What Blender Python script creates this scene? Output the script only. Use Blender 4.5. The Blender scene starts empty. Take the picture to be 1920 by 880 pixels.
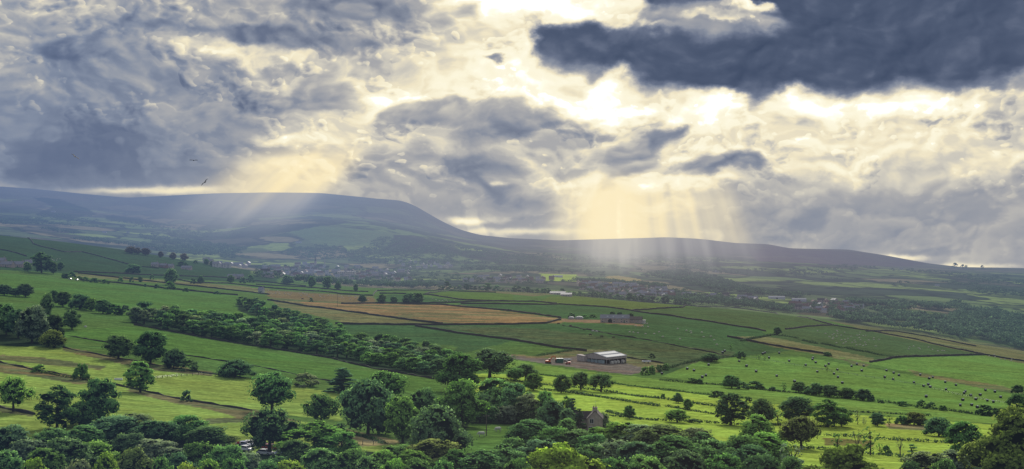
import bpy, math, random
import numpy as np
from mathutils import Vector, Matrix

random.seed(7)
rng = np.random.default_rng(11)
F = 2637.0            # focal length in photograph pixels (1920 wide)
CZ = 200.0            # eye height above the datum
scene = bpy.context.scene
col = scene.collection

# ------------------------------------------------------------------ helpers
def srgb(r, g, b):
    f = lambda c: (c / 255 / 12.92) if c <= 10 else ((c / 255 + .055) / 1.055) ** 2.4
    return (f(r), f(g), f(b))

def tag(o, label=None, cat=None, group=None, kind=None):
    if label: o['label'] = label
    if cat: o['category'] = cat
    if group: o['group'] = group
    if kind: o['kind'] = kind
    return o

def link(o, parent=None):
    col.objects.link(o)
    if parent is not None: o.parent = parent
    return o

def empty(name, loc, rz=0.0):
    o = bpy.data.objects.new(name, None)
    o.location = loc; o.rotation_euler = (0, 0, rz)
    o.empty_display_size = 0.5
    return link(o)

class MB:
    """collects boxes, prisms and tubes in one mesh"""
    def __init__(s): s.v = []; s.f = []; s.m = []
    def add(s, vs, fs, mi=0):
        b = len(s.v); s.v += [tuple(p) for p in vs]
        s.f += [tuple(b + i for i in f) for f in fs]; s.m += [mi] * len(fs)
    def box(s, x0, x1, y0, y1, z0, z1, mi=0):
        s.add([(x0,y0,z0),(x1,y0,z0),(x1,y1,z0),(x0,y1,z0),(x0,y0,z1),(x1,y0,z1),(x1,y1,z1),(x0,y1,z1)],
              [(0,3,2,1),(4,5,6,7),(0,1,5,4),(1,2,6,5),(2,3,7,6),(3,0,4,7)], mi)
    def hexa(s, pts, mi=0):
        s.add(pts, [(0,3,2,1),(4,5,6,7),(0,1,5,4),(1,2,6,5),(2,3,7,6),(3,0,4,7)], mi)
    def prism(s, poly, y0, y1, mi=0, axis='y'):
        n = len(poly)
        if axis == 'y': vs = [(x,y0,z) for x,z in poly] + [(x,y1,z) for x,z in poly]
        else: vs = [(y0,x,z) for x,z in poly] + [(y1,x,z) for x,z in poly]
        fs = [tuple(range(n)), tuple(range(2*n-1, n-1, -1))]
        fs += [(i, (i+1) % n + 0, (i+1) % n + n, i + n)[::-1] for i in range(n)]
        s.add(vs, fs, mi)
    def tube(s, path, radii, n=7, mi=0, cap=True):
        base = len(s.v)
        P = [Vector(p) for p in path]
        for i, p in enumerate(P):
            d = (P[min(i+1, len(P)-1)] - P[max(i-1, 0)]).normalized()
            a = d.cross(Vector((0.13, 0.97, 0.2))).normalized(); b = d.cross(a)
            for k in range(n):
                t = 2 * math.pi * k / n
                s.v.append(tuple(p + (a * math.cos(t) + b * math.sin(t)) * radii[i]))
        for i in range(len(P) - 1):
            for k in range(n):
                s.f.append((base+i*n+k, base+i*n+(k+1) % n, base+(i+1)*n+(k+1) % n, base+(i+1)*n+k)); s.m.append(mi)
        if cap:
            s.f.append(tuple(base+k for k in range(n))[::-1]); s.m.append(mi)
            s.f.append(tuple(base+(len(P)-1)*n+k for k in range(n))); s.m.append(mi)
    def ball(s, c, r, nu=10, nv=6, mi=0):
        base = len(s.v); cx, cy, cz = c
        rx, ry, rz = r if hasattr(r, '__len__') else (r, r, r)
        for j in range(nv + 1):
            ph = math.pi * j / nv
            for i in range(nu):
                t = 2*math.pi*i/nu
                s.v.append((cx+rx*math.sin(ph)*math.cos(t), cy+ry*math.sin(ph)*math.sin(t), cz+rz*math.cos(ph)))
        for j in range(nv):
            for i in range(nu):
                s.f.append((base+j*nu+i, base+(j+1)*nu+i, base+(j+1)*nu+(i+1) % nu, base+j*nu+(i+1) % nu)); s.m.append(mi)
    def mesh(s, name, mats):
        me = bpy.data.meshes.new(name); me.from_pydata(s.v, [], s.f); 
        for m in mats: me.materials.append(m)
        if len(mats) > 1: me.polygons.foreach_set('material_index', s.m)
        me.update(); return me
    def build(s, name, mats, parent=None, loc=None, rz=None, smooth=False):
        if not isinstance(mats, (list, tuple)): mats = [mats]
        me = s.mesh(name, mats)
        if smooth: me.shade_smooth()
        o = bpy.data.objects.new(name, me)
        if loc is not None: o.location = loc
        if rz is not None: o.rotation_euler = (0, 0, rz)
        return link(o, parent)

def fast_mesh(name, V, Q):
    """quads mesh straight from numpy arrays"""
    me = bpy.data.meshes.new(name)
    n, q = len(V), len(Q)
    me.vertices.add(n); me.vertices.foreach_set('co', V.astype(np.float32).ravel())
    me.loops.add(q*4); me.loops.foreach_set('vertex_index', Q.astype(np.int32).ravel())
    me.polygons.add(q)
    me.polygons.foreach_set('loop_start', np.arange(0, q*4, 4, dtype=np.int32))
    try: me.polygons.foreach_set('loop_total', np.full(q, 4, dtype=np.int32))
    except Exception: pass
    me.update(calc_edges=True)
    return me

def copy_tree(o, parent=None):
    c = o.copy(); col.objects.link(c); c.parent = parent
    for ch in KIDS.get(o.name, []): copy_tree(ch, c)
    return c
KIDS = {}

# ------------------------------------------------------------------ lie of the land
# every row: distance from the viewpoint, then how far down the view the ground lies at that distance
SKY = [(-1200,380),(-400,352),(-150,345),(0,350),(60,354),(100,358),(170,365),(240,371),(300,368),(400,363),(500,361),(600,362),(650,367),
       (700,372),(750,376),(775,384),(800,399),(830,416),(860,430),(900,441),(960,447),(1050,451),(1150,448),(1250,445),
       (1310,448),(1380,456),(1440,458),(1480,466),(1590,468),(1660,479),(1740,494),(1800,501),(1860,502),(1920,503),(2100,506),(2600,512),(3200,515)]
K = [
 (3,   [(0,2600)]),
 (20,  [(0,1260)]),
 (60,  [(0,1160)]),
 (120, [(0,1110)]),
 (200, [(0,1010),(960,1025),(1920,1015)]),
 (250, [(0,945),(960,965),(1920,955)]),
 (330, [(0,862),(480,875),(960,890),(1440,893),(1920,900)]),
 (400, [(-600,770),(0,795),(250,800),(480,812),(720,832),(960,835),(1200,840),(1440,850),(1700,862),(1920,872),(2500,880)]),
 (520, [(-600,690),(0,720),(250,740),(480,757),(720,775),(960,785),(1200,790),(1440,800),(1700,815),(1920,825),(2500,840)]),
 (700, [(-600,625),(0,650),(250,665),(480,690),(720,710),(960,725),(1200,735),(1440,745),(1700,762),(1920,775),(2500,795)]),
 (900, [(-600,570),(0,592),(250,612),(480,640),(720,667),(960,676),(1200,690),(1440,700),(1700,718),(1920,735),(2500,760)]),
 (1150,[(-600,520),(0,547),(250,571),(480,592),(720,607),(960,612),(1200,613),(1440,640),(1700,668),(1920,692),(2500,730)]),
 (1450,[(-600,490),(0,518),(250,540),(480,561),(720,573),(960,580),(1200,585),(1440,606),(1700,642),(1920,671),(2500,720)]),
 (1850,[(-600,450),(0,485),(120,498),(250,516),(480,541),(720,548),(960,554),(1200,567),(1300,575),(1440,587),(1560,603),(1700,625),(1920,660),(2500,715)]),
 (2250,[(-600,420),(0,456),(120,470),(250,488),(400,510),(480,526),(600,536),(720,542),(960,547),(1100,557),(1200,566),(1300,578),(1440,592),(1560,609),(1700,632),(1920,668),(2500,715)]),
 (2600,[(-600,400),(0,441),(100,452),(180,462),(240,470),(300,480),(340,488),(420,500),(480,509),(600,530),(720,544),(960,551),(1200,567),(1440,584),(1700,612),(1920,645),(2500,690)]),
 (3100,[(-600,420),(0,466),(240,492),(420,505),(480,516),(600,524),(720,531),(960,536),(1200,548),(1440,563),(1700,583),(1920,603),(2500,630)]),
 (3800,[(-600,430),(0,452),(240,478),(480,503),(720,517),(960,521),(1200,531),(1440,543),(1700,557),(1920,573),(2500,590)]),
 (4800,[(-600,410),(0,430),(240,458),(480,481),(720,496),(960,504),(1200,512),(1440,522),(1700,534),(1920,546),(2500,555)]),
 (6000,[(-600,390),(0,406),(240,430),(420,446),(520,430),(600,422),(700,432),(780,446),(860,462),(960,480),(1200,488),(1440,497),(1700,512),(1920,525),(2500,532)]),
 (7500,[(-600,375),(0,376),(240,404),(480,402),(600,398),(720,408),(800,428),(860,446),(960,463),(1200,468),(1440,480),(1500,484),(1700,503),(1920,511),(2500,518)]),
 (9000, SKY),
 (10500,[(-600,400),(0,385),(480,392),(720,405),(860,446),(960,462),(1300,465),(1700,498),(1920,508),(2500,512)]),
 (14000,[(0,455),(960,476),(1400,480),(1700,505),(1920,514)]),
 (30000,[(0,470),(960,486),(1400,490),(1700,515),(1920,524)]),
 (60000,[(0,480),(960,496),(1400,500),(1700,525),(1920,534)]),
]
UG = np.concatenate([np.arange(-1500,-200,26), np.arange(-200,2120,4), np.arange(2120,3500,26)]).astype(float)
YG = np.concatenate([[3,6,10,15,20,30,45,60,80,100,125], np.exp(np.arange(math.log(150), math.log(11500), .0068)),
                     [12000,13000,14000,17000,22000,30000,42000,60000]])
def smooth(a, x, s):
    xs = np.arange(-1500, 3500, 4.0); b = np.interp(xs, x, a)
    k = int(3*s/4); kk = np.exp(-.5*(np.arange(-k, k+1)*4/s)**2); kk /= kk.sum()
    return np.interp(UG, xs, np.convolve(np.pad(b, k, mode='edge'), kk, 'valid'))
KY = np.array([math.log(k[0]) for k in K])
KV = np.stack([smooth(np.interp(np.arange(-1500, 3500, 4.0), [p[0] for p in pts], [p[1] for p in pts]),
              np.arange(-1500, 3500, 4.0), 8 if y == 9000 else 42) for y, pts in K], 0)   # knots x columns
def pchip(x, y, xi):
    h = np.diff(x)[:, None]; d = np.diff(y, axis=0)/h
    m = np.zeros_like(y)
    w1 = 2*h[1:]+h[:-1]; w2 = h[1:]+2*h[:-1]
    same = (d[:-1]*d[1:]) > 0
    with np.errstate(divide='ignore', invalid='ignore'):
        hm = (w1+w2)/(w1/d[:-1]+w2/d[1:])
    m[1:-1] = np.where(same, hm, 0); m[0] = d[0]; m[-1] = d[-1]
    i = np.clip(np.searchsorted(x, xi)-1, 0, len(x)-2); t = ((xi-x[i])/(x[i+1]-x[i]))[:, None]; hh = h[i]
    return ((2*t**3-3*t**2+1)*y[i] + (t**3-2*t**2+t)*hh*m[i] + (-2*t**3+3*t**2)*y[i+1] + (t**3-t**2)*hh*m[i+1])
# interpolate heights (not view rows) for the near metres, view rows elsewhere: both agree at the knots
VT = pchip(KY, KV, np.log(YG))                       # rows(Y) x cols(u)
LYG = np.log(YG)
# small natural undulation
def vnoise2(x, y, seed=0):
    r = np.random.default_rng(seed); g = r.random((256, 256))
    xi = np.floor(x).astype(int); yi = np.floor(y).astype(int); fx = x-xi; fy = y-yi
    fx = fx*fx*(3-2*fx); fy = fy*fy*(3-2*fy)
    a = g[xi % 256, yi % 256]; b = g[(xi+1) % 256, yi % 256]; c = g[xi % 256, (yi+1) % 256]; d = g[(xi+1) % 256, (yi+1) % 256]
    return (a*(1-fx)+b*fx)*(1-fy)+(c*(1-fx)+d*fx)*fy
def fbm2(x, y, seed=0, o=4):
    s = 0; a = .5
    for k in range(o): s = s+a*(vnoise2(x*2**k, y*2**k, seed+k)-.5); a *= .5
    return s
UU, YY = np.meshgrid(UG, YG)
XX = (UU-960)/F*YY
undul = (fbm2(XX/140+50, YY/140+50, 3, 4)*3.2+fbm2(XX/30+50, YY/30+50, 5, 2)*.5)*np.clip((YY-200)/400, 0, 1) * np.clip((8800-YY)/1500, .15, 1) * np.clip(1+(YY-2500)/1800, 1, 6)
ZZ = CZ-(VT-440)/F*YY + undul
VT2 = 440+(CZ-ZZ)*F/YY

def colv(u):
    i = int(np.clip(np.searchsorted(UG, u)-1, 0, len(UG)-2)); t = (u-UG[i])/(UG[i+1]-UG[i])
    return VT2[:, i]*(1-t)+VT2[:, i+1]*t
R0 = int(np.searchsorted(YG, 150))
def gz(x, y):
    u = 960+F*x/y
    c = colv(u); return CZ-(float(np.interp(math.log(y), LYG, c))-440)/F*y
def at(u, v):
    c = colv(u); idx = np.nonzero(c[R0:] <= v)[0]
    if len(idx) == 0: k = R0+int(np.argmin(c[R0:-8]));  y = YG[k]
    else:
        k = R0+int(idx[0])
        if k == R0: y = YG[k]
        else:
            t = (c[k-1]-v)/max(1e-6, c[k-1]-c[k]); y = math.exp(LYG[k-1]*(1-t)+LYG[k]*t)
    x = (u-960)/F*y
    return Vector((x, y, gz(x, y)))
def atY(u, y):
    x = (u-960)/F*y; return Vector((x, y, gz(x, y)))
def visible(x, y, h=0.0):
    """is the ground there (plus h) in line of sight of the viewpoint"""
    u = 960+F*x/y; c = colv(u); z = gz(x, y)+h; v = 440+(CZ-z)*F/y
    m = (YG > 150) & (YG < y*.985)
    return bool((c[m] > v).all())
# ------------------------------------------------------------------ node helpers and materials
class NT:
    def __init__(s, tree): s.t = tree; s.n = tree.nodes; s.l = tree.links
    def new(s, typ, **kw):
        n = s.n.new(typ)
        for k, v in kw.items():
            if k == 'ins':
                for a, b in v.items():
                    if hasattr(b, 'is_linked') or isinstance(b, bpy.types.NodeSocket): s.l.new(b, n.inputs[a])
                    else: n.inputs[a].default_value = b
            else: setattr(n, k, v)
        return n
    def m(s, op, a, b=None, c=None, clamp=False):
        n = s.n.new('ShaderNodeMath'); n.operation = op; n.use_clamp = clamp
        for i, x in enumerate((a, b, c)):
            if x is None: continue
            if isinstance(x, bpy.types.NodeSocket): s.l.new(x, n.inputs[i])
            else: n.inputs[i].default_value = x
        return n.outputs[0]
    def vm(s, op, a, b=None, c=None):
        n = s.n.new('ShaderNodeVectorMath'); n.operation = op
        for i, x in enumerate((a, b, c)):
            if x is None: continue
            if isinstance(x, bpy.types.NodeSocket): s.l.new(x, n.inputs[i])
            else: n.inputs[i].default_value = x
        return n.outputs['Value'] if op in ('DOT_PRODUCT', 'LENGTH', 'DISTANCE') else n.outputs['Vector']
    def mix(s, f, a, b, blend='MIX'):
        n = s.n.new('ShaderNodeMix'); n.data_type = 'RGBA'; n.blend_type = blend
        for k, x in ((0, f), (6, a), (7, b)):
            if isinstance(x, bpy.types.NodeSocket): s.l.new(x, n.inputs[k])
            else: n.inputs[k].default_value = x if k == 0 else (tuple(x)+(1,))[:4]
        return n.outputs[2]
    def noise(s, vec, scale, detail=4, rough=.55, dist=0, out='Fac', dim='3D'):
        n = s.new('ShaderNodeTexNoise'); n.noise_dimensions = dim
        s.l.new(vec, n.inputs['Vector']); n.inputs['Scale'].default_value = scale
        n.inputs['Detail'].default_value = detail; n.inputs['Roughness'].default_value = rough; n.inputs['Distortion'].default_value = dist
        return n.outputs[out]
    def ramp(s, f, stops, interp='LINEAR'):
        n = s.new('ShaderNodeValToRGB'); cr = n.color_ramp; cr.interpolation = interp
        while len(cr.elements) < len(stops): cr.elements.new(.5)
        for e, (p, c) in zip(cr.elements, stops): e.position = p; e.color = (tuple(c)+(1,))[:4]
        s.l.new(f, n.inputs[0]); return n.outputs[0]
    def ss(s, x, a, b, lo=0., hi=1.):
        n = s.new('ShaderNodeMapRange'); n.interpolation_type = 'SMOOTHSTEP'
        s.l.new(x, n.inputs[0]); 
        for i, q in enumerate((a, b, lo, hi)): n.inputs[1+i].default_value = q
        return n.outputs[0]
    def gauss(s, x, c, w, amp, acc):
        d = s.m('MULTIPLY', s.m('SUBTRACT', x, c), 1/w)
        e = s.m('POWER', .36788, s.m('MULTIPLY', d, d))
        return s.m('MULTIPLY_ADD', e, amp, acc)

SUNU, SUNV = 1162., -249.
# --- sun beams falling from the cloud gap, painted as brightness by direction into sky and far surfaces (deg from the sun's foot line)
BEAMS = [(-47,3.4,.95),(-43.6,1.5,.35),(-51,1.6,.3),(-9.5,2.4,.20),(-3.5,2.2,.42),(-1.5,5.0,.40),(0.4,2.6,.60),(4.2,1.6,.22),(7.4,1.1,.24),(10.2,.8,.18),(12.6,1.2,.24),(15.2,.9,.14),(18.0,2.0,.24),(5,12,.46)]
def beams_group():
    g = bpy.data.node_groups.new('painted_beams', 'ShaderNodeTree')
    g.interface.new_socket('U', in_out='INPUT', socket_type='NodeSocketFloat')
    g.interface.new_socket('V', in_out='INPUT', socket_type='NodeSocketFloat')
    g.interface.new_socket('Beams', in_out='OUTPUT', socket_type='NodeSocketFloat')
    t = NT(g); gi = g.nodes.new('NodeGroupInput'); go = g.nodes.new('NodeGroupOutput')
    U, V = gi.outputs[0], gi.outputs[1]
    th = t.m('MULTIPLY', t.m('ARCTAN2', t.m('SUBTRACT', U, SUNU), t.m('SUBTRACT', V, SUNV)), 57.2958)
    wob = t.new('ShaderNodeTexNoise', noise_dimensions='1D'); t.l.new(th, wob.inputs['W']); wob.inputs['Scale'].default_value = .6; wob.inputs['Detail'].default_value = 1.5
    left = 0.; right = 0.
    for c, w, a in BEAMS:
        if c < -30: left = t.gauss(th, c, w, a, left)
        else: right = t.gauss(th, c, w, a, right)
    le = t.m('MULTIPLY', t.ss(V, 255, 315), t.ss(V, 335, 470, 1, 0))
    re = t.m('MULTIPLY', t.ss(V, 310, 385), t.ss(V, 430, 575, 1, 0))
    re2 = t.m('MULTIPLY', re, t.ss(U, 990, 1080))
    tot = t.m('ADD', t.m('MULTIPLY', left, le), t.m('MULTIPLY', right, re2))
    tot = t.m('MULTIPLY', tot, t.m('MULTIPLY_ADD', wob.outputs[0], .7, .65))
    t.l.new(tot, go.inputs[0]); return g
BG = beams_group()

HAZE_L = 6700.
def haze_group():  # distance haze painted into each material as emission, no real volume
    g = bpy.data.node_groups.new('painted_haze', 'ShaderNodeTree')
    g.interface.new_socket('Shader', in_out='INPUT', socket_type='NodeSocketShader')
    g.interface.new_socket('Shader', in_out='OUTPUT', socket_type='NodeSocketShader')
    t = NT(g); gi = g.nodes.new('NodeGroupInput'); go = g.nodes.new('NodeGroupOutput')
    geo = t.new('ShaderNodeNewGeometry'); sp = t.new('ShaderNodeSeparateXYZ'); t.l.new(geo.outputs['Position'], sp.inputs[0])
    X, Y, Z = sp.outputs
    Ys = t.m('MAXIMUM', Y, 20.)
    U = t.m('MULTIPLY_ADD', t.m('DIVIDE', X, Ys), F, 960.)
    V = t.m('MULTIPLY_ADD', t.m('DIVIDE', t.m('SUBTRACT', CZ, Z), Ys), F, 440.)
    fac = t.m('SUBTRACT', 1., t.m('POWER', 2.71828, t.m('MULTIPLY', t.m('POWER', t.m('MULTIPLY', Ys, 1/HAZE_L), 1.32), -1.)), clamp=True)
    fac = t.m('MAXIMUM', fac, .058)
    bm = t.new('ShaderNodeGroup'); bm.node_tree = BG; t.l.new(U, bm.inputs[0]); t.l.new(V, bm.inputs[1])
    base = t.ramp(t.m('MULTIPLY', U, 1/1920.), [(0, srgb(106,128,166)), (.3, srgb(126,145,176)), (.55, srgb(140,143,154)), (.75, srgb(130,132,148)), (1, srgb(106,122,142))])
    # beam glow painted over far surfaces as emission, below the cloud gaps
    beam_glow = t.m('MULTIPLY', bm.outputs[0], t.ss(Y, 2400, 6500))
    em = t.mix(t.m('MINIMUM', t.m('MULTIPLY', beam_glow, .9), 1.), base, srgb(196,192,186))
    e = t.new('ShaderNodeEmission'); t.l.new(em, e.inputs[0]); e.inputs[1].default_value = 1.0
    fac2 = t.m('MINIMUM', t.m('ADD', fac, t.m('MULTIPLY', beam_glow, .40)), .93)
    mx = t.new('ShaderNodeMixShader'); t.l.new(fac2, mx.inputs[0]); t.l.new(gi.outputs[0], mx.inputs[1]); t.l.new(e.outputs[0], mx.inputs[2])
    t.l.new(mx.outputs[0], go.inputs[0]); return g
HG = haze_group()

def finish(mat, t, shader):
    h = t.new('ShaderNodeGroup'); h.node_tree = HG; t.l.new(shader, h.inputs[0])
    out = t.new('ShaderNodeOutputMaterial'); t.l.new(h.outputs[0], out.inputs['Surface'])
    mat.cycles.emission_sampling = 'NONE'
def new_mat(name):
    m = bpy.data.materials.new(name); m.use_nodes = True; m.node_tree.nodes.clear(); return m, NT(m.node_tree)

def plain(name, c, rough=.8, var=.25, scale=1.5, metal=0., streak=None, objcol=False):
    """weathered surface: base colour broken up by noise in object space"""
    m, t = new_mat(name)
    tc = t.new('ShaderNodeTexCoord').outputs['Object']
    if streak: tc = t.vm('MULTIPLY', tc, streak)
    n = t.noise(tc, scale, 5, .6)
    f = t.m('MULTIPLY_ADD', t.m('SUBTRACT', n, .5), var*2.4, 1.)
    if objcol: base = t.new('ShaderNodeObjectInfo').outputs['Color']
    else:
        rgb = t.new('ShaderNodeRGB'); rgb.outputs[0].default_value = tuple(c)+(1,); base = rgb.outputs[0]
    colr = t.vm('MULTIPLY', base, t.new('ShaderNodeCombineXYZ', ins={0: f, 1: f, 2: f}).outputs[0])
    b = t.new('ShaderNodeBsdfPrincipled', ins={'Base Color': colr, 'Roughness': rough, 'Metallic': metal, 'Specular IOR Level': .18})
    finish(m, t, b.outputs[0]); return m

def leaf_mat(name):
    """foliage: object colour times a per-leaf tint holding painted light and shade, soft crown-shaped normals, light through the leaves"""
    m, t = new_mat(name)
    oc = t.new('ShaderNodeObjectInfo')
    at_ = t.new('ShaderNodeAttribute', attribute_name='tint')
    nr = t.new('ShaderNodeAttribute', attribute_name='nrm')
    vt = t.new('ShaderNodeVectorTransform', vector_type='NORMAL', convert_from='OBJECT', convert_to='WORLD')
    t.l.new(nr.outputs['Vector'], vt.inputs[0])
    N = t.vm('NORMALIZE', vt.outputs[0])
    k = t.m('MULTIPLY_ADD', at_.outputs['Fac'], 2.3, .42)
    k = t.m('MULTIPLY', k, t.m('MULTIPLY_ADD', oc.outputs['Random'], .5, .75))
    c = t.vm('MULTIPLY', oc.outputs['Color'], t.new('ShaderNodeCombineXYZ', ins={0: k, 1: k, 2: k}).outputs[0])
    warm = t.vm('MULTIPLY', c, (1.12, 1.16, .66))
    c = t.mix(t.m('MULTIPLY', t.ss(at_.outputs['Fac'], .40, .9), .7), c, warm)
    d = t.new('ShaderNodeBsdfDiffuse'); t.l.new(c, d.inputs[0]); t.l.new(N, d.inputs['Normal'])
    tr = t.new('ShaderNodeBsdfTranslucent'); t.l.new(t.vm('MULTIPLY', c, (1.1,1.25,.6)), tr.inputs[0]); t.l.new(N, tr.inputs['Normal'])
    mx = t.new('ShaderNodeMixShader', ins={0: .38}); t.l.new(d.outputs[0], mx.inputs[1]); t.l.new(tr.outputs[0], mx.inputs[2])
    finish(m, t, mx.outputs[0]); return m

M = {}
M['leaf'] = leaf_mat('foliage')
M['bark'] = plain('bark', (.055,.045,.035), .95, .5, 3, streak=(1,1,.25))
M['deadwood'] = plain('grey_bark', (.16,.14,.12), .95, .4, 3, streak=(1,1,.25))
M['stone'] = plain('dark_field_stone', (.05,.046,.045), .95, .7, 1.2)
M['wallstone'] = plain('house_stone', (.40,.34,.31), .9, .5, 1.1)
M['palestone'] = plain('pale_stone', (.42,.37,.33), .9, .4, .9)
M['brick'] = plain('brick', (.24,.15,.125), .9, .4, 1.5)
M['slate'] = plain('slate', (.25,.26,.31), .55, .4, .8, streak=(.3,1,1))
M['darkslate'] = plain('dark_slate', (.07,.06,.06), .7, .5, .8)
M['redtile'] = plain('red_tile', (.17,.10,.085), .85, .4, .8)
M['white'] = plain('white_render', (.5,.5,.48), .8, .15, .5)
M['cream'] = plain('cream_render', (.55,.48,.38), .8, .2, .5)
M['glass'] = plain('window_glass', (.02,.025,.035), .15, .1, 1)
M['frame'] = plain('white_frame', (.75,.77,.8), .5, .08, 2)
M['boards'] = plain('grey_boards', (.42,.38,.38), .9, .6, 2.2, streak=(1.6,1.6,.12))
M['sheet'] = plain('fibre_roof', (.24,.26,.31), .95, .3, .7, streak=(1,.2,1))
M['skylight'] = plain('roof_light', (.42,.45,.50), .7, .12, .6)
M['bluesheet'] = plain('blue_feed_sheet', (.25,.33,.38), .5, .3, .9)
M['orange'] = plain('orange_paint', (.62,.13,.04), .45, .2, 2)
M['red'] = plain('red_paint', (.50,.035,.03), .4, .15, 2)
M['greenpaint'] = plain('green_paint', (.04,.14,.11), .5, .25, 1.5)
M['rubber'] = plain('rubber', (.018,.018,.018), .85, .2, 3)
M['steel'] = plain('galvanised', (.35,.37,.4), .4, .2, 2, metal=.6)
M['dark'] = plain('dark_void', (.012,.012,.012), .95, .1, 1)
M['wrapsheen'] = plain('painted_sheen_wrap', (.42,.45,.5), .7, .3, 3)
M['wrap'] = plain('black_bale_wrap', (.014,.016,.02), .7, .3, 3)
M['pole'] = plain('weathered_timber', (.11,.095,.08), .9, .35, 4, streak=(1,1,.2))
M['wool'] = plain('sheep_wool', (.62,.58,.50), .95, .2, 3)
M['hide'] = plain('cattle_hide', (.05,.03,.025), .8, .3, 2)
M['feather'] = plain('bird_plumage', (.022,.02,.02), .8, .3, 6)
M['carpaint'] = plain('car_paint', (.5,.5,.5), .3, .05, 1, objcol=True)
M['skin'] = plain('skin', (.45,.27,.2), .6, .1, 5)
M['denim'] = plain('trousers', (.04,.05,.09), .9, .2, 5)
M['hair'] = plain('hair', (.04,.028,.02), .8, .2, 8)

# ------------------------------------------------------------------ the ground
def ground_mat():
    m, t = new_mat('grassland')
    pos = t.new('ShaderNodeNewGeometry').outputs['Position']
    sp = t.new('ShaderNodeSeparateXYZ'); t.l.new(pos, sp.inputs[0]); Y = sp.outputs[1]
    base = t.new('ShaderNodeAttribute', attribute_name='col').outputs['Color']
    far = t.new('ShaderNodeAttribute', attribute_name='far').outputs['Fac']
    rough = t.new('ShaderNodeAttribute', attribute_name='rough').outputs['Fac']
    flat = t.vm('MULTIPLY', pos, (1, 1, 0))
    n1 = t.noise(flat, .012, 5, .6, .5)
    n2 = t.noise(t.vm('MULTIPLY', flat, (.5, 1.2, 0)), .09, 6, .65)
    n3 = t.noise(flat, .7, 3, .7)
    # mown swathes follow the slope
    wv = t.new('ShaderNodeTexWave', wave_type='BANDS', bands_direction='Y'); 
    mp = t.new('ShaderNodeMapping'); mp.inputs['Rotation'].default_value = (0, 0, .28); t.l.new(flat, mp.inputs[0]); t.l.new(mp.outputs[0], wv.inputs[0])
    wv.inputs['Scale'].default_value = .045; wv.inputs['Distortion'].default_value = 2.2; wv.inputs['Detail'].default_value = 2; wv.inputs['Detail Scale'].default_value = .6
    k = t.m('MULTIPLY_ADD', t.m('SUBTRACT', n1, .5), .9, 1.)
    k = t.m('MULTIPLY', k, t.m('MULTIPLY_ADD', t.m('SUBTRACT', n2, .5), 1.7, 1.))
    k = t.m('MULTIPLY', k, t.m('MULTIPLY_ADD', t.m('SUBTRACT', wv.outputs['Fac'], .5), .17, 1.))
    k = t.m('MULTIPLY', k, t.m('MULTIPLY_ADD', t.m('SUBTRACT', n3, .5), 1.6, 1.))
    n5 = t.noise(flat, .28, 3, .6)
    k = t.m('MULTIPLY', k, t.m('MULTIPLY_ADD', t.m('SUBTRACT', n5, .5), 1.5, 1.))
    n4 = t.noise(t.vm('MULTIPLY', flat, (.35, 1.6, 0)), .22, 4, .7)
    k = t.m('MULTIPLY', k, t.m('MULTIPLY_ADD', t.m('SUBTRACT', n4, .5), .9, 1.))
    k = t.m('MAXIMUM', k, .25)
    c = t.vm('MULTIPLY', base, t.new('ShaderNodeCombineXYZ', ins={0: k, 1: k, 2: k}).outputs[0])
    # dry patches
    dry = t.ss(t.noise(t.vm('MULTIPLY', flat, (.4, 1.5, 0)), .03, 6, .7, 1.), .52, .75)
    c = t.mix(t.m('MULTIPLY', dry, .45), c, t.vm('MULTIPLY', c, (1.32, 1.06, .9)))
    tint_ = t.ss(n1, .38, .62)
    c = t.mix(t.m('MULTIPLY', tint_, .5), c, t.vm('MULTIPLY', c, (.78, .98, 1.05)))
    # rushes and tussocks
    ru = t.ss(t.noise(t.vm('MULTIPLY', flat, (.45, 1, 0)), .22, 4, .7), .52, .62)
    c = t.mix(t.m('MULTIPLY', ru, rough), c, t.vm('MULTIPLY', c, (.42, .45, .5)))
    ru2 = t.ss(t.noise(t.vm('MULTIPLY', flat, (.25, 1, 0)), .05, 5, .7), .50, .66)
    c = t.mix(t.m('MULTIPLY', t.m('MULTIPLY', ru2, rough), .6), c, t.vm('MULTIPLY', c, (1.5, 1.05, .9)))
    # far country: patchwork of small fields split by hedges
    w = t.noise(flat, .004, 3, .6, out='Color')
    pw = t.vm('MULTIPLY_ADD', t.vm('SUBTRACT', w, (.5,.5,.5)), (260,260,0), flat)
    pw = t.vm('MULTIPLY', pw, (1/210., 1/340., 0))
    vo = t.new('ShaderNodeTexVoronoi', feature='F1', voronoi_dimensions='2D'); t.l.new(pw, vo.inputs['Vector']); vo.inputs['Scale'].default_value = 1.
    ve = t.new('ShaderNodeTexVoronoi', feature='DISTANCE_TO_EDGE', voronoi_dimensions='2D'); t.l.new(pw, ve.inputs['Vector']); ve.inputs['Scale'].default_value = 1.
    sc = t.new('ShaderNodeSeparateColor'); t.l.new(vo.outputs['Color'], sc.inputs[0])
    fc = t.ramp(sc.outputs[0], [(0,(.05,.075,.045)),(.2,(.10,.14,.065)),(.4,(.15,.22,.08)),(.58,(.22,.30,.09)),(.76,(.22,.20,.12)),(.88,(.10,.10,.07)),(1,(.30,.40,.11))], 'CONSTANT')
    fc = t.mix(t.ss(ve.outputs['Distance'], .03, .075, .85, 0), fc, (.018,.026,.018))
    wood = t.ss(t.noise(t.vm('MULTIPLY', flat, (1, .7, 0)), .0042, 6, .62), .50, .58)
    fc = t.mix(t.m('MULTIPLY', wood, .75), fc, (.022,.034,.024))
    kf = t.m('MULTIPLY_ADD', t.m('SUBTRACT', t.noise(flat, .02, 6, .75), .5), 1.7, 1.)
    fc = t.vm('MULTIPLY', fc, t.new('ShaderNodeCombineXYZ', ins={0: kf, 1: kf, 2: kf}).outputs[0])
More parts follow.
